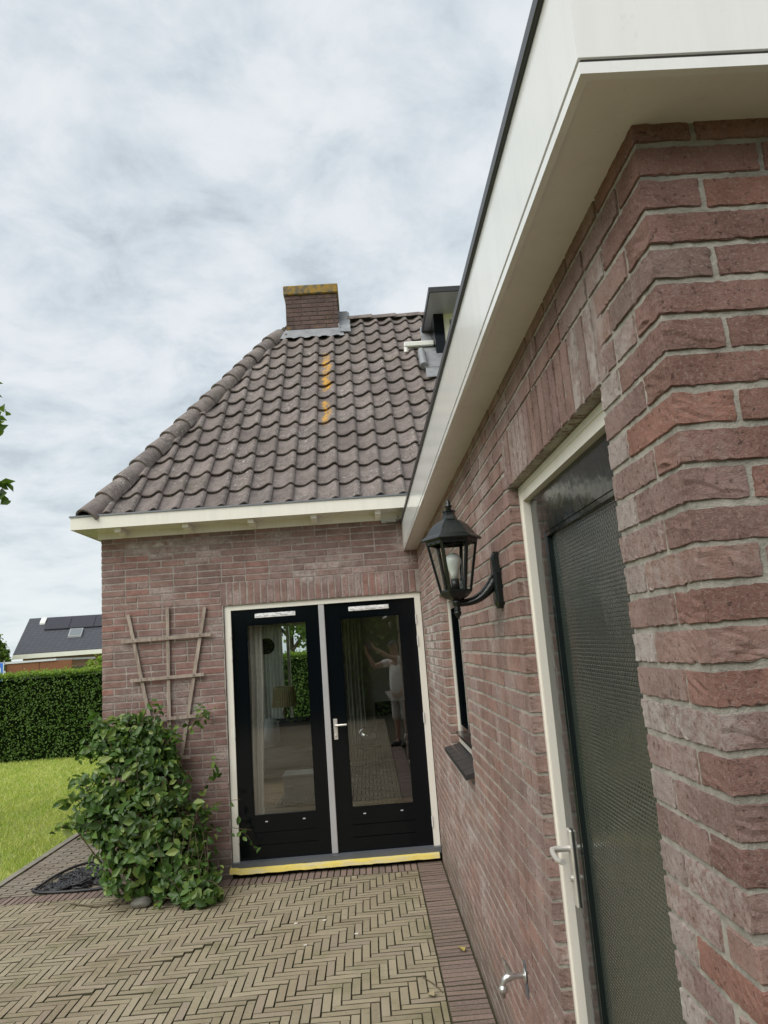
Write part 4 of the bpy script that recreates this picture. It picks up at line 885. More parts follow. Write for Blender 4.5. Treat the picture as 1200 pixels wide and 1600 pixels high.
tr = thing('wooden_trellis', 'weathered fan-shaped wooden trellis screwed to the brown brick wall', 'trellis', (-2.317, -.02, .95))
def slat(a, b, w_, h_, name):
    m = MB().bar(a, b, w_, h_, (0, 1, 0)); m.v = [(x+2.317, y+.02, z-.95) for x, y, z in m.v]; o = m.build(name, M_WOOD, tr); return o
slat((-2.672, -.018, 2.31), (-2.345, -.018, .62), .030, .016, 'upright_slat'); slat((-2.317, -.018, 2.355), (-2.325, -.018, .62), .030, .016, 'upright_slat'); slat((-1.978, -.018, 2.33), (-2.30, -.018, .62), .030, .016, 'upright_slat')
slat((-2.735, -.034, 2.072), (-1.925, -.034, 2.078), .030, .015, 'cross_slat'); slat((-2.655, -.034, 1.722), (-2.0, -.034, 1.73), .028, .015, 'cross_slat'); slat((-2.55, -.034, 1.365), (-2.06, -.034, 1.375), .028, .015, 'cross_slat'); slat((-2.48, -.034, 1.02), (-2.14, -.034, 1.03), .028, .015, 'cross_slat')
m = MB()
for x, z in ((-2.627, 2.075), (-2.318, 2.075), (-2.026, 2.077), (-2.558, 1.725), (-2.32, 1.727), (-2.09, 1.729)): m.tube([(x+2.317, -.028, z-.95), (x+2.317, -.025, z-.95)], .005, 6)
m.build('screws', M_SILL, tr)
m = MB().tube([(-2.635+2.317, -.02, 1.72-.95), (-2.64+2.317, -.015, 1.55-.95), (-2.655+2.317, -.02, 1.36-.95)], .002, 4); m.build('wire', M_GREY, tr)

# ------------------------------------------------------------------ rubber scroll mat, stone, fallen leaves
mt = thing('rubber_doormat', 'black half-round rubber scrollwork doormat lying beside the bush', 'doormat', (-3.16, .03, 0))
m = MB(); A0, A1 = Vector((-.36, .0, 0)), Vector((.36, -.06, 0)); arc = []
for k in range(33): a = PI*k/32; arc.append(((.38*math.copysign(abs(math.cos(a))**.8, math.cos(a))), -.03*math.cos(a)+.72*math.sin(a)**.75, .014+.03*math.sin(a)**2))
m.tube(arc+[(-.3, -.03, .012), (-.15, -.06, .012), (0, -.07, .012), (.15, -.07, .012), (.3, -.05, .012)], .013, 6, closed=True); m.build('rim', M_RUBBER, mt)
m = MB()
for k in range(95):
    r = random.random()**.6; a = random.uniform(.05, PI-.05); cx, cy = .30*r*math.cos(a), .02+.60*r*math.sin(a); R0 = random.uniform(.045, .085); st = random.uniform(0, 6.28); sg = random.choice((-1, 1)); pts = []
    for j in range(15): t = j/14; rr = R0*(1-.75*t); an = st+sg*t*8.5; pts.append((cx+rr*math.cos(an), max(-.02, cy+rr*math.sin(an)), .014+.03*math.sin(a)**2+random.uniform(-.004, .012)))
    m.tube(pts, .0085, 5)
m.build('scrolls', M_RUBBER, mt)
m = MB(); bm = bmesh.new(); bmesh.ops.create_icosphere(bm, subdivisions=3, radius=1)
for v in bm.verts: v.co = Vector((v.co.x*.085, v.co.y*.06, v.co.z*.042))*(1+.22*mnoise.noise(v.co*1.7+Vector((4, 2, 1))))
m.bm(bm, True); st_ = m.build('stone', m_plain('stone_grey', (.24, .23, .20), .9, .5, 40, var=.4)); st_.location = (-2.42, -.56, .030); tag(st_, 'rounded grey stone at the foot of the climbing bush', 'stone')
def dry_leaf(x, y, s, rz, c, lab):
    V, Fq = leaves(np.array([[0., 0, .006]]), np.array([[.1, .1, 1.]]), np.array([s]), .6, .35, -.1); o = np_mesh('fallen_leaf', V, Fq, c); o.location = (x, y, sink(x, y)+.004); o.rotation_euler = (random.uniform(-.2, .2), random.uniform(-.2, .2), rz); tag(o, lab, 'leaf')
M_DRY = m_plain('dry_leaf', (.40, .33, .09), .7); M_DRY2 = m_plain('dry_leaf_grey', (.30, .25, .15), .8)
dry_leaf(-.075, -1.92, .075, .6, M_DRY, 'curled yellow leaf lying against the annex wall')
dry_leaf(-.30, -2.46, .07, 2.2, M_DRY2, 'dry brown leaf on the pavers beside a thin twig')
m = MB().tube([(-.34, -2.22, .008), (-.27, -2.36, .012), (-.24, -2.44, .008)], .003, 5); tw = m.build('twig', M_STEM); tag(tw, 'thin dark twig lying on the herringbone paving near the purple border', 'twig')
for x, y, k in ((-.95, -1.20, 0), (-.72, -1.50, 1), (-1.15, -1.22, 2), (-1.05, -1.62, 3)):
    bm = bmesh.new(); bmesh.ops.create_icosphere(bm, subdivisions=2, radius=1); m = MB()
    for v in bm.verts: v.co = Vector((v.co.x*.016, v.co.y*.012, v.co.z*.004))*(1+.5*mnoise.noise(v.co*2+Vector((k*5, 0, 0))))
    m.bm(bm, True); o = m.build('mortar_crumb', m_plain('crumb_white', (.55, .52, .46), .9) if k == 0 else o.data.materials[0]); o.location = (x, y, sink(x, y)+.004); tag(o, 'small pale mortar crumb on the herringbone pavers', 'crumb', 'pale crumbs on the paving')

# ------------------------------------------------------------------ wall lantern
LX, LYY = -.170, -4.04
lan = thing('wall_lantern', 'dark green cast iron wall lantern with six panes and a white bulb', 'lantern', (0, LYY, 2.08))
def lb(mb, name, mat, par=None):
    mb.v = [(x, y-LYY, z-2.08) for x, y, z in mb.v]; return mb.build(name, mat, lan if par is None else par)
C = (LX, LYY, 0); R6 = 0.0
cap = MB().lathe([(.112, 2.243), (.117, 2.248), (.112, 2.254), (.094, 2.266), (.080, 2.286), (.066, 2.304), (.046, 2.318), (.030, 2.326), (.024, 2.340), (.022, 2.352), (.027, 2.354), (.027, 2.359), (.018, 2.361), (.0, 2.362)], 6, C, False, R6)
cap.lathe([(.100, 2.243), (.092, 2.228), (.088, 2.243)], 6, C, False, R6)
for k in range(6):                    # scalloped skirt under the rim
    a0, a1 = R6+k*PI/3, R6+(k+1)*PI/3; p0, p1 = Vector((LX+.098*math.cos(a0), LYY+.098*math.sin(a0), 0)), Vector((LX+.098*math.cos(a1), LYY+.098*math.sin(a1), 0)); n = 15
    tp_ = [(*(p0+(p1-p0)*i/n).xy, 2.246) for i in range(n+1)]; bt = [(*(p0+(p1-p0)*i/n).xy, 2.236-.008*abs(math.sin(i/n*3*PI))) for i in range(n+1)]; cap.add(tp_+bt, [(i, i+1, n+2+i, n+1+i) for i in range(n)])
cpo = lb(cap, 'cap', M_IRON)
lb(MB().lathe([(.012, 2.360), (.009, 2.368), (.014, 2.374), (.016, 2.378), (.010, 2.382), (.011, 2.388), (.009, 2.396), (.003, 2.402), (0, 2.403)], 12, C), 'finial', M_IRON, cpo)
zt, zb, rt_, rb_ = 2.238, 2.052, .093, .056
for k in range(6):
    a0, a1 = R6+k*PI/3, R6+(k+1)*PI/3; P = lambda a, r, z: Vector((LX+r*math.cos(a), LYY+r*math.sin(a), z))
    lb(MB().bar(P(a0, rb_, zb), P(a0, rt_, zt), .011, .009, (math.cos(a0), math.sin(a0), 0)), 'rib', M_IRON)
    q = [P(a0, rb_-.004, zb), P(a1, rb_-.004, zb), P(a1, rt_-.004, zt), P(a0, rt_-.004, zt)]; am = (a0+a1)/2; inn = Vector((math.cos(am), math.sin(am), 0))*.002
    lb(MB().add(q+[p-inn for p in q], [(0, 1, 2, 3), (7, 6, 5, 4), (0, 4, 5, 1), (1, 5, 6, 2), (2, 6, 7, 3), (3, 7, 4, 0)]), 'pane', M_LGLASS)
lb(MB().lathe([(0, 2.018), (.022, 2.019), (.040, 2.028), (.056, 2.043), (.061, 2.050), (.061, 2.057), (.0, 2.057)], 6, C, False, R6), 'base_cup', M_IRON)
lb(MB().lathe([(0, 1.948), (.004, 1.952), (.012, 1.965), (.015, 1.974), (.010, 1.980), (.014, 1.985), (.010, 1.990), (.015, 2.002), (.018, 2.012), (.014, 2.022), (0, 2.022)], 14, C), 'bottom_finial', M_IRON)
arm = MB(); zs_ = []; A_ = Vector((LX+.012, LYY, 2.006)); pts = []
for i in range(13):
    t = i/12; x = A_.x+( -.024-A_.x)*t; z = 2.004+.075*t**2.6; pts.append((x, LYY, z))
arm.tube(pts, [.010+.013*(i/12)**2 for i in range(13)], 10); arm.tube([(p[0], LYY, p[2]+.012+.02*(i/12)**2) for i, p in enumerate(pts)], .005, 6)
lb(arm, 'arm', M_IRON)
bp = MB(); hexp = [(-.036, 1.995), (-.020, 1.977), (.020, 1.977), (.036, 1.995), (.036, 2.110), (.022, 2.178), (.008, 2.190), (-.008, 2.190), (-.022, 2.178), (-.036, 2.110)]; n = len(hexp)
v = [(0.001, LYY+a, z) for a, z in hexp]+[(-.018, LYY+a, z) for a, z in hexp]+[(-.028, LYY+a*.72, 2.08+(z-2.08)*.82) for a, z in hexp]
bp.add(v, [tuple(range(n))]+[(i, n+i, n+(i+1) % n, (i+1) % n) for i in range(n)]+[(n+i, 2*n+i, 2*n+(i+1) % n, n+(i+1) % n) for i in range(n)]+[tuple(range(3*n-1, 2*n-1, -1))])
lb(bp, 'back_plate', M_IRON)
blb = lb(MB().lathe([(.014, 2.098), (.016, 2.120), (.022, 2.138), (.0295, 2.158), (.030, 2.170), (.025, 2.184), (.014, 2.194), (0, 2.197)], 20, C), 'bulb', M_BULB)
lb(MB().lathe([(.016, 2.057), (.016, 2.098), (.0, 2.098)], 14, C), 'socket', M_BASEW)

# ------------------------------------------------------------------ garden tap
tap = thing('garden_tap', 'worn chrome garden tap on the annex brick wall', 'tap', (0, -3.745, .602))
def tb(mb, name, mat=M_CHROME): return mb.build(name, mat, tap)
tb(MB().box((-.004, -.02, -.075), (.001, .02, .05), .001), 'wall_plate', M_SILL); tb(MB().lathe([(0, .004), (.028, .004), (.024, .008), (.014, .011), (0, .011)], 18), 'wall_flange').matrix_local = Matrix.Rotation(-PI/2, 4, 'Y')
tb(MB().tube([(-.008, 0, 0), (-.045, 0, .001), (-.060, 0, .002), (-.078, 0, -.004), (-.088, 0, -.016), (-.092, 0, -.028)], [.0095, .0095, .017, .015, .011, .010], 12), 'body')
tb(MB().lathe([(.0, -.070), (.007, -.070), (.0085, -.052), (.0165, -.050), (.017, -.034), (.012, -.030), (.011, -.026), (0, -.026)], 16, (-.092, 0, 0)), 'hose_nozzle')
ts = MB().tube([(-.062, 0, .012), (-.068, 0, .030), (-.074, 0, .046)], [.013, .010, .008], 10); tb(ts, 'spindle')
th_ = MB().tube([(-.080, -.026, .052), (-.076, 0, .050), (-.072, .026, .052)], [.004, .006, .004], 8).tube([(-.076, 0, .048), (-.088, 0, .074)], [.005, .0025], 8); tb(th_, 'handle')

# ------------------------------------------------------------------ living room behind the garden doors
RX0, RX1, RY0, RY1, FZ, CZ = W_L+.225, 1.6, .302, 5.545, .115, 2.60
M_INW = m_plain('room_wall', (.68, .66, .62), .9, var=.1); M_FLOOR = None
def m_floor():
    a = Mat('oak_floor'); n = a.noise(1, 4, .6, a.vec((2, 14, 1))); a.set(Base_Color=a.mix(a.step(n, .3, .7), (.36, .27, .17), (.24, .17, .10)), Roughness=.45); return a.m
fl_ = MB().box((RX0, .101, FZ-.05), (RX1, RY1, FZ-.004)).build('room_floor', m_floor()); struct(fl_)
ce = MB().box((RX0, RY0, CZ), (RX1, RY1, CZ+.05)).build('room_ceiling', M_INW); struct(ce)
iw = MB().box((RX1, RY0, FZ-.05), (RX1+.05, RY1, CZ)).build('room_wall', M_INW); struct(iw)
iw = MB().box((RX0, RY1-.03, FZ), (-2.35, RY1, CZ)).box((-1.15, RY1-.03, FZ), (RX1, RY1, CZ)).box((-2.35, RY1-.03, FZ), (-1.15, RY1, .72)).box((-2.35, RY1-.03, 2.36), (-1.15, RY1, CZ)).build('room_back_wall', M_INW); struct(iw)
wn = thing('back_window', 'white framed window at the far end of the living room looking onto the hedge', 'window', (-1.75, 5.62, .72))
m = MB()
for a, b in (((-.60, -.04, 0), (-.53, .04, 1.64)), ((.53, -.04, 0), (.60, .04, 1.64)), ((-.53, -.04, 1.57), (.53, .04, 1.64)), ((-.53, -.04, 0), (.53, .04, .07)), ((-.12, -.03, .07), (-.07, .03, 1.57))): m.box(a, b)
m.build('frame', M_CREAM, wn); MB().box((-.53, .0, .07), (-.12, .006, 1.57)).build('pane', M_WGLASS, wn); MB().box((-.07, .0, .07), (.53, .006, 1.57)).build('pane', M_WGLASS, wn)
sw = thing('added_side_window', 'unseen wide white side wall window, added to light the living room', 'window', (W_L+.12, 3.0, .70)); m = MB()  # out of view, added to let daylight onto the curtain and room
for a, b in (((-.04, -1.40, 0), (.04, -1.33, 1.66)), ((-.04, 1.33, 0), (.04, 1.40, 1.66)), ((-.04, -1.33, 1.59), (.04, 1.33, 1.66)), ((-.04, -1.33, 0), (.04, 1.33, .07)), ((-.03, -.03, .07), (.03, .03, 1.59))): m.box(a, b)
m.build('frame', M_CREAM, sw); MB().box((0, -1.33, .07), (.006, -.03, 1.59)).build('pane', M_WGLASS, sw); MB().box((0, .03, .07), (.006, 1.33, 1.59)).build('pane', M_WGLASS, sw)
def m_cloth(name, c, trans):
    a = Mat(name); a.set(Base_Color=c, Roughness=.9); tr = a.n('ShaderNodeBsdfTranslucent'); tr.inputs[0].default_value = (*c, 1); m = a.n('ShaderNodeMixShader'); m.inputs[0].default_value = trans
    a.l(a.p.outputs[0], m.inputs[1]); a.l(tr.outputs[0], m.inputs[2]); a.l(m.outputs[0], a.out.inputs[0]); return a.m
M_CURT = m_cloth('curtain_linen', (.78, .76, .71), .3); M_SHEER = m_cloth('sheer_net', (.80, .80, .78), .6)
def curtain(x0, x1, y, z0, z1, folds, amp, mat, label, taper=0):
    n = folds*8; v = []; nz = 9
    for j in range(nz):
        t = j/(nz-1); z = z0+(z1-z0)*t
        for i in range(n+1): u = i/n; x = x0+(x1-x0)*(u*(1-taper*(1-t)*math.sin(min(1, t*1.3+.2)*PI)*.5)); v.append((x, y+amp*math.sin(u*folds*2*PI+.6*math.sin(t*3))*(.7+.3*math.sin(u*17)), z))
    f = [(j*(n+1)+i, j*(n+1)+i+1, (j+1)*(n+1)+i+1, (j+1)*(n+1)+i) for j in range(nz-1) for i in range(n)]; o = MB().add(v, f, True).build('curtain', mat)
    sm_ = o.modifiers.new('cloth', 'SOLIDIFY'); sm_.thickness = .003; tag(o, label, 'curtain'); return o
curtain(-1.70, -1.50, .22, FZ+.01, 2.5, 4, .028, M_CURT, 'pale drawn curtain hanging inside the left leaf of the garden doors', .6)
curtain(-.98, -.62, 5.38, FZ+.01, 2.5, 6, .045, M_CURT, 'pale floor-length curtain against the far wall of the living room')
curtain(-2.45, -1.92, 5.44, .45, 2.45, 9, .03, M_SHEER, 'sheer net curtain half across the far living room window')
M_UPH = m_plain('sofa_cloth', (.016, .017, .021), .85, .4, 120); M_CUSH = m_plain('cushion_grey', (.24, .26, .26), .9, .4, 90)
sofa = thing('sofa', 'dark grey sofa inside the living room below the far window', 'sofa', (-1.85, 4.1, FZ))
def rb(a, b, r=.05):
    bm = bmesh.new(); bmesh.ops.create_cube(bm, size=1); bmesh.ops.scale(bm, vec=[q-p for p, q in zip(a, b)], verts=bm.verts); bmesh.ops.translate(bm, vec=[(p+q)/2 for p, q in zip(a, b)], verts=bm.verts); bmesh.ops.bevel(bm, geom=list(bm.edges), offset=r, segments=3, affect='EDGES'); m = MB(); m.bm(bm, True); return m
rb((-.75, -.42, .08), (.75, .42, .40)).build('seat', M_UPH, sofa); rb((-.75, .25, .3), (.75, .46, .78), .07).build('backrest', M_UPH, sofa); rb((-.80, -.44, .08), (-.62, .46, .58), .06).build('armrest', M_UPH, sofa); rb((.62, -.44, .08), (.80, .46, .58), .06).build('armrest', M_UPH, sofa)
for lx in (-.7, .7):
    for ly in (-.36, .38): MB().tube([(lx, ly, -.001), (lx, ly, .09)], .02, 8).build('leg', M_BARK, sofa)
for k, (dx_, rz) in enumerate(((-.42, .3), (-.22, -.2))):
    o = rb((-.2, -.06, -.2), (.2, .06, .2), .055).build('cushion', M_CUSH); o.location = (-1.85+dx_, 4.22, FZ+.62); o.rotation_euler = (-.25, rz*.6, rz); tag(o, ('plain grey cushion leaning on the sofa arm', 'grey cushion tilted in front of the other on the sofa')[k], 'cushion')
stb = thing('side_table', 'dark round side table behind the sofa carrying the lamp', 'table', (-1.86, 4.85, FZ))
MB().lathe([(0, .62), (.24, .62), (.24, .65), (0, .65)], 24).build('table_top', M_BARK, stb); MB().tube([(0, 0, .02), (0, 0, .62)], .03, 10).build('leg', M_BARK, stb); MB().lathe([(0, 0), (.16, 0), (.15, .02), (0, .03)], 20).build('base', M_BARK, stb)
tl = thing('table_lamp', 'brass table lamp with pleated fabric shade seen through the left door pane', 'lamp', (-1.86, 4.85, FZ+.65))
MB().lathe([(0, 0), (.07, 0), (.065, .015), (.02, .04), (.018, .12), (.04, .18), (.02, .24), (.012, .34), (0, .34)], 16).build('stem', m_plain('lamp_brass', (.22, .16, .08), .4, metal=.7), tl)
m = MB(); n = 64; pr_ = []
for r, z in ((.19, .28), (.15, .58)): pr_.append([((r+.006*(k % 2))*math.cos(k*2*PI/n) for k in range(n)), z, r])
v = [((r+.007*(k % 2))*math.cos(k*2*PI/n), (r+.007*(k % 2))*math.sin(k*2*PI/n), z) for r, z in ((.19, .28), (.15, .58)) for k in range(n)]
m.add(v, [(k, (k+1) % n, n+(k+1) % n, n+k) for k in range(n)]); m.build('shade', m_cloth('pleated_shade', (.46, .40, .25), .45), tl)
rg = MB().box((-1.7, 2.15, FZ-.003), (.4, 4.9, FZ+.008)).build('rug', m_plain('rug_grey', (.13, .125, .12), .95, .5, 40, var=.4)); tag(rg, 'flat grey rug on the oak living room floor', 'rug')
for o_ in (sofa,): o_.location.z = FZ+.009
cab = thing('cabinet', 'low black cabinet against the far living room wall', 'cabinet', (-.20, 5.2, FZ)); MB().box((-.28, -.2, .0), (.28, .2, .85), .01).build('body', M_UPH, cab); MB().box((-.26, -.215, .05), (-.005, -.2, .8)).build('door', M_UPH, cab); MB().box((.005, -.215, .05), (.26, -.2, .8)).build('door', M_UPH, cab)
vz = MB().lathe([(0, 0), (.08, 0), (.14, .08), (.15, .16), (.10, .24), (.06, .26), (.05, .26), (.09, .2), (0, .02)], 20).build('vase', m_plain('vase_silver', (.5, .5, .48), .15, metal=.9)); vz.location = (-.62, 4.55, FZ+.30); tag(vz, 'shiny silver vase on a low stool in the living room', 'vase')
so_ = thing('stool', 'small dark stool under the silver vase', 'stool', (-.62, 4.55, FZ+.009)); MB().lathe([(0, .25), (.18, .25), (.18, .29), (0, .29)], 20).build('seat', M_BARK, so_)
for a in (0, 2.1, 4.2): MB().tube([(.13*math.cos(a), .13*math.sin(a), 0), (.11*math.cos(a), .11*math.sin(a), .25)], .015, 8).build('leg', M_BARK, so_)
cr_ = thing('storage_crate', 'translucent plastic storage crate on the living room floor', 'crate', (-1.38, 2.55, FZ+.009)); m = MB(); M_PLA = m_plain('crate_plastic', (.34, .36, .38), .35)
m.box((-.25, -.18, 0), (.25, .18, .012)); m.box((-.25, -.18, .012), (.25, -.168, .28)); m.box((-.25, .168, .012), (.25, .18, .28)); m.box((-.25, -.168, .012), (-.238, .168, .28)); m.box((.238, -.168, .012), (.25, .168, .28)); m.build('body', M_PLA, cr_); MB().box((-.265, -.195, .28), (.265, .195, .30), .004).build('lid', M_PLA, cr_)
cl = MB().lathe([(0, 0), (.13, 0), (.13, .03), (.10, .04), (0, .035)], 28).build('wall_clock', M_BASEW); cl.location = (-2.17, 5.40, 1.98); cl.rotation_euler = (PI/2, 0, 0); tag(cl, 'round dark wall clock hanging beside the far window', 'clock')

# ------------------------------------------------------------------ beyond the hedge
nb_ = thing('neighbour_house', 'neighbouring house with dark tiled roof and black solar panels beyond the hedge', 'house', (-15.03, 24, 0)); nb_.rotation_euler.z = .2
def m_ntile():
    a = Mat('neighbour_tile'); s = a.xyz(); c = a.n('ShaderNodeCombineXYZ'); a.l(s[0], c.inputs[0]); a.l(s[2], c.inputs[1]); br = a.n('ShaderNodeTexBrick'); a.l(c.outputs[0], br.inputs['Vector']); br.offset = 0
    br.inputs['Scale'].default_value = 1; br.inputs['Brick Width'].default_value = .22; br.inputs['Row Height'].default_value = .078; br.inputs['Mortar Size'].default_value = .012; br.inputs['Mortar Smooth'].default_value = .6
    br.inputs['Color1'].default_value = (.048, .052, .064, 1); br.inputs['Color2'].default_value = (.058, .062, .075, 1); br.inputs['Mortar'].default_value = (.02, .021, .026, 1)
    a.set(Base_Color=br.outputs['Color'], Roughness=.6); a.bump(br.outputs['Fac'], -.8, .04); return a.m
RUN, ZE2, ZR2, NLEN = 2.75, 2.56, 4.16, 11.0
def npoly(mb, pts, thick=.12): q = [Vector(p) for p in pts]; n = len(q); mb.add([*q, *[p-Vector((0, 0, thick)) for p in q]], [tuple(range(n)), tuple(range(2*n-1, n-1, -1))]+[(i, n+i, n+(i+1) % n, (i+1) % n) for i in range(n)])
rf = MB(); npoly(rf, [(0, 0, ZE2), (NLEN, 0, ZE2), (NLEN, RUN, ZR2), (0, RUN, ZR2)]); npoly(rf, [(0, RUN, ZR2-.003), (NLEN, RUN, ZR2-.003), (NLEN, 2*RUN, ZE2), (0, 2*RUN, ZE2)]); rf.build('roof', m_ntile(), nb_)
MB().box((.3, .35, -.1), (NLEN-.3, 2*RUN-.35, ZE2-.1)).build('wall', M_TB, nb_)
g_ = MB(); n_ = [(.35, ZE2-.1), (2*RUN-.35, ZE2-.1), (RUN, ZR2-.25)]; g_.add([(x, y, z) for x in (.3, .5) for y, z in n_], [(0, 2, 1), (3, 4, 5), (0, 1, 4, 3), (1, 2, 5, 4), (2, 0, 3, 5)]); g_.build('gable', M_TB, nb_)
MB().box((0, -.05, ZE2-.20), (NLEN, -.01, ZE2-.02)).build('eaves_board', M_WHITEP, nb_)
def onroof(x, t, h=0): return Vector((x, t*RUN, ZE2+t*(ZR2-ZE2)+h))
M_PV2 = m_plain('solar_black', (.018, .016, .024), .25, var=.2)
for k in range(7):
    x0 = .82+k*1.02; s_ = MB(); npoly(s_, [onroof(x0, .60, .07), onroof(x0+1.0, .60, .07), onroof(x0+1.0, .95, .07), onroof(x0, .95, .07)], .03); s_.build('solar_panel', M_PV2, nb_)
M_SKYL = m_plain('skylight_glass', (.16, .18, .19), .12); M_SKYF = m_plain('skylight_frame', (.30, .31, .32), .4)
for (x0, x1, y0, y1, light) in ((.54, .76, .78, .93, 1), (1.92, 2.46, .34, .55, 0)):
    s_ = MB(); npoly(s_, [onroof(x0, y0, .10), onroof(x1, y0, .10), onroof(x1, y1, .10), onroof(x0, y1, .10)], .08); k_ = s_.build('skylight', M_WHITEP if light else M_SKYF, nb_)
    s_ = MB(); d_ = .05; e_ = .02; npoly(s_, [onroof(x0+d_, y0+e_, .115), onroof(x1-d_, y0+e_, .115), onroof(x1-d_, y1-e_, .115), onroof(x0+d_, y1-e_, .115)], .012); s_.build('pane', M_WHITEP if light else M_SKYL, k_)
# flat-roofed outbuilding with a brown fascia
ob = thing('garden_shed', 'flat-roofed outbuilding with rusty brown fascia showing above the hedge', 'shed', (-11, 17.5, 0)); M_RUST = m_plain('rust_brown', (.19, .075, .032), .75, .2, 20, var=.35)
ot = lambda a, b: (tuple(Vector(a)-Vector((-11, 17.5, 0))), tuple(Vector(b)-Vector((-11, 17.5, 0))))
MB().box(*ot((-11.95, 17.0, 1.80), (-9.87, 17.05, 2.125))).build('fascia', M_RUST, ob); MB().box(*ot((-11.9, 17.06, -.05), (-9.9, 20, 1.9))).build('body', M_TRIM, ob)
MB().box(*ot((-12.3, 16.95, 2.128), (-10.35, 20.3, 2.19))).build('roof_sheet', m_plain('roof_sheet_grey', (.55, .57, .62), .4, var=.2), ob)
for k in range(2): MB().box(*ot((-11.9+k*1.02, 16.985, 1.82), (-10.9+k*1.02, 16.998, 2.12))).build('panel', M_RUST, ob)
sg = thing('blue_sign', 'blue banner with pink and white marks above the hedge beside the shed', 'sign', (-12.2, 16.9, 1.9)); MB().box((-.5, 0, -.35), (.24, .04, .27)).build('panel', m_plain('sign_blue', (.03, .16, .62), .4), sg)
MB().box((.0, -.006, -.2), (.055, 0, .10)).box((.105, -.006, -.2), (.15, 0, .12)).build('white_strokes', M_WHITEP, sg); MB().box((-.02, -.006, .115), (.13, 0, .20)).build('pink_mark', m_plain('sign_pink', (.55, .06, .16), .5), sg); MB().box((.225, -.004, -.35), (.245, 0, .27)).build('white_edge', M_WHITEP, sg)
for px in (-.45, .2): MB().tube([(px, .05, -1.92), (px, .05, .2)], .03, 8).build('post', M_GREY, sg)

# ------------------------------------------------------------------ trees
def tree(name, label, base, h, trunk_r, blobs, nleaf, size, mat, limbs=7, seed=1, big=False):
    rs = random.Random(seed); t = thing(name, label, 'tree', base); top = Vector((0, 0, h*.55)); m = MB()
    m.tube([(0, 0, -.05), (.05, .02, h*.2), (-.03, .04, h*.4), (0, 0, h*.62)], [trunk_r*1.3, trunk_r, trunk_r*.8, trunk_r*.5], 10)
    for bx, by, bz, r in blobs:
        st = Vector((0, 0, h*rs.uniform(.3, .55))); e_ = Vector((bx, by, bz)); m.tube([st, (st+e_)/2+Vector((0, 0, .15*r)), e_], [trunk_r*.45, trunk_r*.3, trunk_r*.1], 7)
        for q in range(4): d = Vector((rs.gauss(0, 1), rs.gauss(0, 1), rs.gauss(.2, 1))).normalized(); m.tube([e_*.8+st*.2, e_+d*r*.8], [trunk_r*.15, trunk_r*.05], 5)
    m.build('trunk', M_BARK, t); Ps = []; Ns = []
    for bx, by, bz, r in blobs:
        n = int(nleaf*r**2/sum(b[3]**2 for b in blobs)); nc = max(6, int(26*r)); cen = rand_unit(nc)*(.45+.55*rng.random((nc, 1)))*r; k = rng.integers(0, nc, n); P = np.array([bx, by, bz])+cen[k]+rng.normal(size=(n, 3))*r*.16; Ps.append(P); Ns.append(cen[k]*.5+rng.normal(size=(n, 3))*.5+np.array([0, 0, .5]))
    P = np.concatenate(Ps); V, Fq = leaves(P, np.concatenate(Ns), size*(.6+.7*rng.random(len(P))), .62); np_mesh('crown', V, Fq, mat, t); return t
tree('far_tree', 'round light green tree left of the neighbouring house', (-15.35, 22.4, 0), 3.2, .14, [(0, 0, 2.75, .65), (.55, -.2, 2.5, .42), (-.7, .2, 2.8, .7), (.2, .2, 3.05, .42), (.85, -.3, 2.2, .3)], 9000, .11, M_TREE, seed=3)
tree('apple_tree', 'leafy tree seen through the far window of the living room', (-2.6, 13.5, 0), 5.0, .12, [(0, 0, 3.2, 1.3), (1.1, .2, 3.0, 1.1), (-1.2, 0, 3.1, 1.1)], 5000, .13, M_TREE, seed=15)
tree('shrub_tree', 'pale green leafy shrub peeking over the hedge beside the house wall', (-7.3, 12.0, 0), 2.0, .05, [(0, 0, 1.75, .32), (.5, .1, 1.72, .3), (-.55, 0, 1.66, .3)], 2200, .07, M_HTOP, seed=5)
tree('garden_tree', 'broad-leaved tree on the lawn whose leaf tips hang in from the side', (-6.93, 1.2, 0), 7.2, .16, [(0, 0, 5.3, 1.3), (.9, .3, 5.0, .85), (1.05, .8, 4.45, .55), (1.95, .3, 4.85, .50), (2.0, .3, 4.12, .42), (1.95, .3, 3.72, .34), (-.9, -.4, 5.2, 1.1), (.2, -.9, 4.8, 1.0), (.3, 1.0, 5.9, .9)], 3600, .17, M_TREE, seed=8)
tree('back_tree', 'broad tree behind the photographer, mirrored in the door glass', (1.5, -17.5, 0), 7.5, .22, [(0, 0, 5.2, 1.9), (1.6, .4, 4.6, 1.4), (-1.6, 0, 4.8, 1.5), (.2, .5, 6.4, 1.4), (-2.9, .5, 4.0, 1.2)], 9000, .20, M_TREE, seed=11)
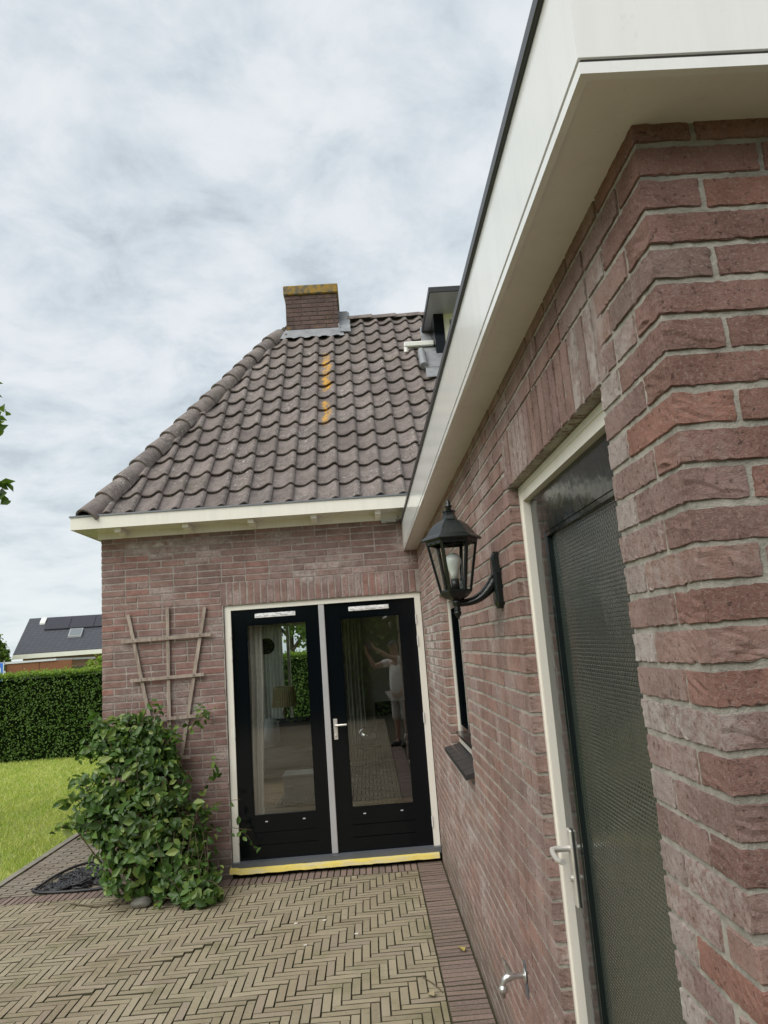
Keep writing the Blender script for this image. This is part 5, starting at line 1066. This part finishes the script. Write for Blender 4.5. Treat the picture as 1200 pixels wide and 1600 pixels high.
# ------------------------------------------------------------------ the photographer mirrored in the door
per = thing('person', 'person in white T-shirt and khaki shorts taking a photo, mirrored in the garden door', 'person', (0, -7.2, 0))
M_SKIN = m_plain('skin', (.42, .25, .18), .55); M_TEE = m_plain('tee_white', (.82, .81, .80), .9, .3, 60); M_SHORT = m_plain('shorts_khaki', (.50, .49, .46), .9, .4, 60, var=.3); M_HAIR = m_plain('cap_dark', (.05, .05, .055), .8); M_SHOE = m_plain('shoe_dark', (.04, .04, .042), .6)
def skin(name, verts, edges, mat, parent, root=0, sub=2):
    me = bpy.data.meshes.new(name); me.from_pydata([(x, y+7.2, z) for x, y, z, r in verts], edges, []); me.update(); o = link(name, me, parent); me.materials.append(mat)
    md = o.modifiers.new('skin', 'SKIN'); sk_ = me.skin_vertices[0].data
    for i, (x, y, z, r) in enumerate(verts):
        rr = r if isinstance(r, tuple) else (r, r); sk_[i].radius = rr; sk_[i].use_root = (i == root)
    md.use_smooth_shade = True; sb = o.modifiers.new('sub', 'SUBSURF'); sb.levels = sub; sb.render_levels = sub; return o
Fd = Vector((-.72, .69, 0)); Rd = Vector((.69, .72, 0))      # facing, and the person's right
bv, be = [], []
def bvx(p, r, prev=None):
    bv.append((p[0], p[1], p[2], r))
    if prev is not None: be.append((prev, len(bv)-1))
    return len(bv)-1
P0 = Vector((.02, -7.2, 0))
pel = bvx(P0+Vector((0, 0, 1.0)), (.15, .12)); sp1 = bvx(P0+Vector((0, 0, 1.20)), (.14, .11), pel); chs = bvx(P0+Vector((-.01, .01, 1.42)), (.16, .12), sp1); nk = bvx(P0+Vector((-.03, .03, 1.61)), .062, chs); hb = bvx(P0+Vector((-.06, .06, 1.70)), .07, nk); hm_ = bvx(P0+Vector((-.07, .07, 1.80)), (.085, .10), hb); ht = bvx(P0+Vector((-.065, .065, 1.885)), (.07, .085), hm_)
for sgn, elb, wr, palm in ((1, (-.14, -6.96, 1.63), (-.40, -6.87, 1.80), (-.455, -6.868, 1.865)), (-1, (-.44, -7.20, 1.47), (-.56, -6.95, 1.75), (-.560, -6.885, 1.815))):
    shd = P0+Rd*sgn*.185+Vector((-.01, .01, 1.53)); a = bvx(shd, .068, chs); b = bvx((shd+Vector(elb))/2, .055, a); c = bvx(elb, .045, b); d = bvx((Vector(elb)+Vector(wr))/2, .042, c); e_ = bvx(wr, .028, d); f_ = bvx(palm, (.036, .018), e_)
    pv = Vector(palm)-Vector(wr); pv.normalize(); side = Vector((0, 0, 1)) if abs(pv.z) < .7 else Vector((1, 0, 0)); tgt = Vector((-.505, -6.842, 1.87))
    acr = pv.cross(Vector((0, 1, 0))).normalized()
    for k, ln in enumerate((.062, .072, .068, .055)):
        st = Vector(palm)+acr*(k-1.5)*.019+pv*.03; m1 = st+pv*ln*.5+Vector((0, -.004, 0)); tip = m1+(tgt-m1).normalized()*ln*.55+Vector((0, -.004, 0)); g1 = bvx(st, .0095, f_); g2 = bvx(m1, .009, g1); bvx(tip, .007, g2)
    th1 = bvx(Vector(palm)-acr*.034-pv*.005, .011, f_); bvx(Vector(palm)-acr*.052+pv*.03+Vector((0, .012, 0)), .009, th1)
for sgn in (1, -1):
    hp_ = P0+Rd*sgn*.10+Vector((0, 0, .93)); a = bvx(hp_, .10, pel); kn = P0+Rd*sgn*.12+Fd*.02+Vector((0, 0, .52)); b = bvx((hp_+kn)/2, .082, a); c = bvx(kn, .058, b); an = P0+Rd*sgn*.13+Vector((0, 0, .09)); d = bvx((kn+an)/2+Fd*-.02, .055, c); e_ = bvx(an, .036, d); bvx(an+Fd*.10+Vector((0, 0, -.045)), (.035, .03), e_)
body = skin('body', bv, be, M_SKIN, per)
tv, te = [], []
def tvx(p, r, prev=None):
    tv.append((p[0], p[1], p[2], r))
    if prev is not None: te.append((prev, len(tv)-1))
    return len(tv)-1
a = tvx(P0+Vector((0, 0, .90)), (.205, .185)); b = tvx(P0+Vector((0, 0, 1.16)), (.200, .175), a); c = tvx(P0+Vector((-.01, .01, 1.42)), (.205, .165), b); tvx(P0+Vector((-.02, .02, 1.56)), .095, c)
for sgn, elb in ((1, (-.14, -6.96, 1.63)), (-1, (-.44, -7.20, 1.47))):
    shd = P0+Rd*sgn*.185+Vector((-.01, .01, 1.53)); d = tvx(shd, .088, c); tvx(shd+(Vector(elb)-shd)*.55, .078, d)
skin('shirt', tv, te, M_TEE, per)
tv, te = [], []
a = tvx(P0+Vector((0, 0, 1.0)), (.18, .16))
for sgn in (1, -1): b = tvx(P0+Rd*sgn*.10+Vector((0, 0, .90)), .118, a); c = tvx(P0+Rd*sgn*.115+Vector((0, 0, .70)), .105, b); tvx(P0+Rd*sgn*.12+Vector((0, 0, .44)), .105, c)
skin('shorts', tv, te, M_SHORT, per)
hc = P0+Vector((-.07, .07, 1.80)); m = MB(); bm = bmesh.new(); bmesh.ops.create_uvsphere(bm, u_segments=20, v_segments=12, radius=1)
for v in bm.verts: v.co = Vector((v.co.x*.098, v.co.y*.108, v.co.z*.10))
bmesh.ops.delete(bm, geom=[v for v in bm.verts if v.co.z < .005], context='VERTS'); bmesh.ops.rotate(bm, matrix=Matrix.Rotation(math.atan2(Fd.y, Fd.x)-PI/2, 3, 'Z'), verts=bm.verts); bmesh.ops.translate(bm, vec=hc-Vector((0, -7.2, 0))+Vector((0, 0, .03)), verts=bm.verts); m.bm(bm, True)
bc = hc-Vector((0, -7.2, 0))+Vector((0, 0, .035)); br_ = [bc+Fd*.09+Rd*.08, bc+Fd*.16+Rd*.05-Vector((0, 0, .01)), bc+Fd*.175-Vector((0, 0, .012)), bc+Fd*.16-Rd*.05-Vector((0, 0, .01)), bc+Fd*.09-Rd*.08]; m.add(br_+[p+Vector((0, 0, .006)) for p in br_], [(4, 3, 2, 1, 0), (5, 6, 7, 8, 9)]+[(i, (i+1) % 5, 5+(i+1) % 5, 5+i) for i in range(5)])
m.build('cap', M_HAIR, per)
fc = hc-Vector((0, -7.2, 0)); m = MB()
for sgn in (1, -1):
    ep = fc+Fd*.093+Rd*sgn*.032+Vector((0, 0, .0)); m.lathe([(0, -.009), (.008, -.006), (.011, 0), (.008, .006), (0, .009)], 10, ep)
m.build('eyes', M_BULB, per)
nz_ = fc+Fd*.098; MB().add([nz_+Vector((0, 0, .005)), nz_-Rd*.016-Vector((0, 0, .035)), nz_+Rd*.016-Vector((0, 0, .035)), nz_+Fd*.028-Vector((0, 0, .033))], [(0, 1, 3), (0, 3, 2), (1, 2, 3), (0, 2, 1)]).build('nose', M_SKIN, per)
MB().bar(fc+Fd*.092-Rd*.024-Vector((0, 0, .058)), fc+Fd*.092+Rd*.024-Vector((0, 0, .058)), .012, .010).build('mouth', m_plain('lips', (.32, .13, .11), .5), per)
for sgn in (1, -1): m = MB(); m.lathe([(0, -.03), (.010, -.02), (.013, 0), (.012, .022), (0, .03)], 10, fc+Rd*sgn*.093-Fd*.005-Vector((0, 0, .01))); m.build('ear', M_SKIN, per)
for sgn in (1, -1):
    an = P0+Rd*sgn*.13-Vector((0, -7.2, 0)); m = MB(); bm = bmesh.new(); bmesh.ops.create_cube(bm, size=1)
    for v in bm.verts: v.co = Vector((v.co.x*.10, v.co.y*.29, v.co.z*.09)); v.co.x *= (.8 if v.co.y > 0 else 1); v.co.z *= (.6 if v.co.y > 0 and v.co.z > 0 else 1)
    bmesh.ops.bevel(bm, geom=list(bm.edges), offset=.022, segments=3, affect='EDGES'); bmesh.ops.rotate(bm, matrix=Matrix.Rotation(math.atan2(Fd.y, Fd.x)-PI/2, 3, 'Z'), verts=bm.verts); bmesh.ops.translate(bm, vec=an+Fd*.06+Vector((0, 0, .048)), verts=bm.verts); m.bm(bm, True); m.build('shoe', M_SHOE, per)
ph = MB().box((-.038, -.004, -.078), (.038, .004, .078), .003).build('smartphone', M_BASEW); ph.location = (-.507, -6.845, 1.868); ph.rotation_euler = (.1775, 0, .03); tag(ph, 'black smartphone held up in both hands of the person', 'smartphone')
